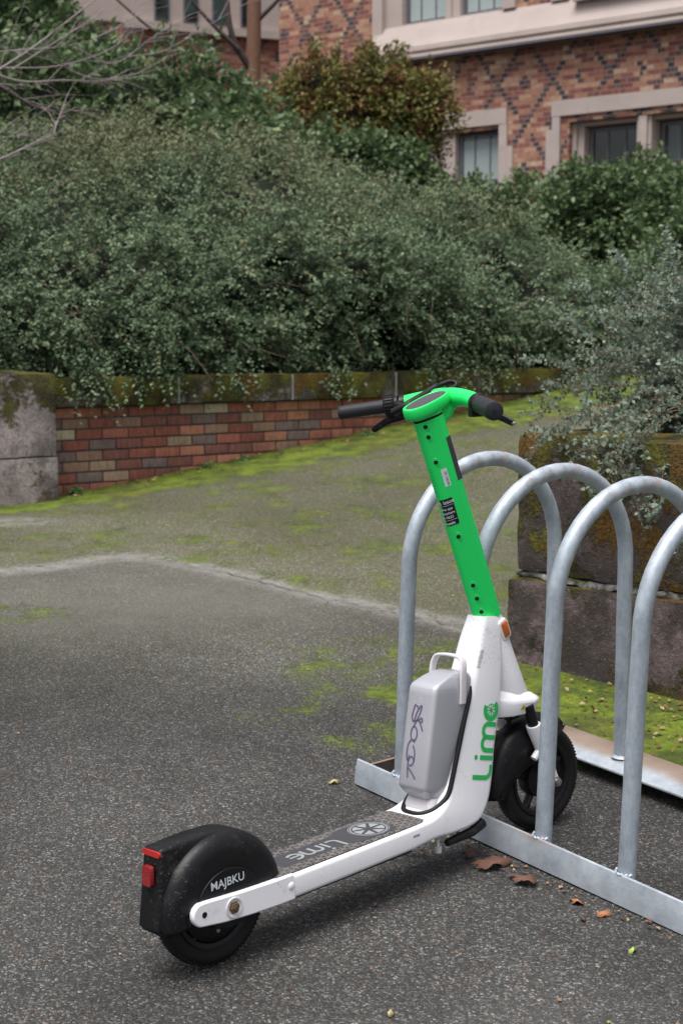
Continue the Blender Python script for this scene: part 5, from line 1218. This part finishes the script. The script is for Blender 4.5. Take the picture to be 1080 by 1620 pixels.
for sgn in (-1, 1):
    bm = bmesh.new(); tube(bm, catmull(pth(sgn), 6), [.0225, .0225, .0225, .022, .022, .0215, .021, .0205, .020, .0195, .019, .0188, .0186, .0184, .0184, .0184, .0184, .0184, .0184], 20); ar = finish(bm, 'bar_arm', M['green'], bar, 60)
    e = Vector((.6444, sgn * .2338, 1.0242)); s0 = Vector((.733, sgn * .105, 1.038)); d = (e - s0).normalized(); Lg = (e - s0).length
    gs = .048 if sgn > 0 else .030
    bm = bmesh.new(); tube(bm, [s0 - d * .01, s0 + d * gs], .0125, 16); finish(bm, 'bar_end', M['blackm'], bar, 60)
    rg_ = .0155 if sgn > 0 else .0188
    bm = bmesh.new(); tube(bm, [s0 + d * gs, s0 + d * (gs + .004), s0 + d * (Lg - .008), s0 + d * (Lg - .002), s0 + d * Lg], [rg_ * 1.0, rg_, rg_ * (1 if sgn > 0 else 1.08), rg_ * (.97 if sgn > 0 else 1.06), rg_ * .86], 24); gp = finish(bm, 'grip', M['grip'], bar, 45)
    bm = bmesh.new(); tube(bm, [s0 + d * (Lg - .0005), s0 + d * (Lg + .0006)], .003, 12); finish(bm, 'end_hole', M['blk'], gp, 40)
    # clamp
    bm = bmesh.new(); tube(bm, [s0 + d * .002, s0 + d * .014], .0195 if sgn > 0 else .0185, 24); tube(bm, [s0 + d * .017, s0 + d * (.026)], .0205 if sgn > 0 else .0185, 24); cl = finish(bm, 'brake_clamp', M['black'], bar, 40, .001)
    if sgn > 0:   # ribbed bell ring on the left
        bm = bmesh.new(); tube(bm, [s0 + d * .024, s0 + d * .028, s0 + d * .046, s0 + d * .050], [.021, .0245, .0245, .021], 32)
        for k in range(22):
            a = 2 * math.pi * k / 22; sdv = d.cross(Vector((0, 0, 1))).normalized(); upv = sdv.cross(d); o_ = sdv * math.cos(a) * .0248 + upv * math.sin(a) * .0248
            tube(bm, [s0 + d * .027 + o_, s0 + d * .047 + o_], .0014, 6)
        finish(bm, 'bell_ring', M['blackm'], bar, 35)
        bm = bmesh.new(); tube(bm, [s0 + d * .012 + Vector((-.006, 0, -.018)), s0 + d * .012 + Vector((-.009, 0, -.0192))], .0042, 12); finish(bm, 'clamp_screw', M['steel'], cl, 40)
    else:         # throttle ring on the right
        bm = bmesh.new(); tube(bm, [s0 + d * .012, s0 + d * .018, s0 + d * .030, s0 + d * .034], [.0195, .0222, .0222, .0195], 28); finish(bm, 'throttle', M['black'], bar, 35)
    # brake lever, forward of and below the grip
    r0 = s0 + Vector((.012, -sgn * .004, -.012)); 
    if sgn < 0: lp = [r0 + Vector((-.004, 0, -.006)), s0 + d * .03 + Vector((.030, 0, -.022)), s0 + d * .08 + Vector((.048, 0, -.026)), Vector((.742, -.200, .991))]
    else: lp = [r0 + Vector((-.004, 0, -.008)), s0 + d * .025 + Vector((.012, 0, -.028)), s0 + d * .055 + Vector((.012, 0, -.034)), Vector((.705, .187, .980))]
    bm = bmesh.new(); cp = catmull(lp, 6); n_ = len(cp); strap(bm, cp, [.021 - .007 * i / n_ for i in range(n_)], .0095, (0, 0, 1)); lv = finish(bm, 'brake_lever', M['black'], bar, 45)
    bm = bmesh.new(); res = bmesh.ops.create_icosphere(bm, subdivisions=2, radius=.0055 if sgn < 0 else .0050); 
    for v in res['verts']: v.co += cp[-1]
    finish(bm, 'lever_tip', M['steel'] if sgn < 0 else M['black'], lv, 60)
    bm = bmesh.new(); box(bm, (0, 0, 0), (.042, .030, .022), Matrix.Translation(s0 + d * .012 + Vector((.004, 0, -.019))) @ Matrix.Rotation(sgn * .55, 4, 'Z'), .003); finish(bm, 'lever_bracket', M['blackm'], bar, 40)
# cable running over the pod from the left brake, ending in a flat loop
bm = bmesh.new(); cp = catmull([Vector((.668, .085, 1.022)), Vector((.680, .055, 1.036)), Vector((.705, .048, 1.047)), Vector((.738, .044, 1.059)), Vector((.768, .040, 1.072)), Vector((.795, .030, 1.080)), Vector((.806, .020, 1.078)), Vector((.800, .014, 1.069)), Vector((.775, .024, 1.062))], 6)
n_ = len(cp); tube(bm, cp, [.0085 if i < n_ * .5 else .0055 for i in range(n_)], 10); finish(bm, 'brake_cable', M['blackm'], bar, 60)
bm = bmesh.new(); box(bm, (0, 0, 0), (.030, .040, .016), Matrix.Translation((.700, .082, 1.030)) @ Matrix.Rotation(.4, 4, 'Z') @ Matrix.Rotation(.3, 4, 'X'), .004); finish(bm, 'control_box', M['blackm'], bar, 40)
bm = bmesh.new(); bm.faces.new([bm.verts.new(q) for q in ((-.005, -.004, 0), (.005, -.004, 0), (0, .005, 0))]); decal(bm, 'arm_mark', M['blk'], (.745, -.094, 1.05), (-.5, -.85, 0), (0, 0, 1), 1, bvh_of([o for o in bar.children if o.name.startswith('bar_arm')][0]), (.7, .7, -.1), bar)

# ---- kickstand and underside
bm = bmesh.new(); tube(bm, [(.738, -.045, .088), (.700, -.050, .079), (.615, -.052, .077)], [.014, .011, .008], 12); ks = finish(bm, 'kickstand_hinge', M['black'], sco, 50)
zf = SM.inverted() @ (GM @ (Matrix.Translation((-.2472, 2.7552, 0)) @ Matrix.Rotation(HEAD, 4, 'Z') @ Vector((.60, .16, .006))))
bm = bmesh.new(); tube(bm, [(.700, .01, .088), (.655, .08, .05), zf], [.009, .008, .0075], 12); finish(bm, 'kickstand_leg', M['black'], ks, 50)
bm = bmesh.new(); tube(bm, [(.6000, -.040, .088), (.5985, -.041, .071)], .004, 10); tube(bm, [(.5985, -.041, .073), (.598, -.041, .058)], [.0085, .0075], 14); finish(bm, 'clear_cap', M['clear'], sco, 50)
bm = bmesh.new(); box(bm, (.33, 0, .0905), (.36, .10, .008), None, .002); finish(bm, 'underside_cover', M['blackm'], sco, 40)
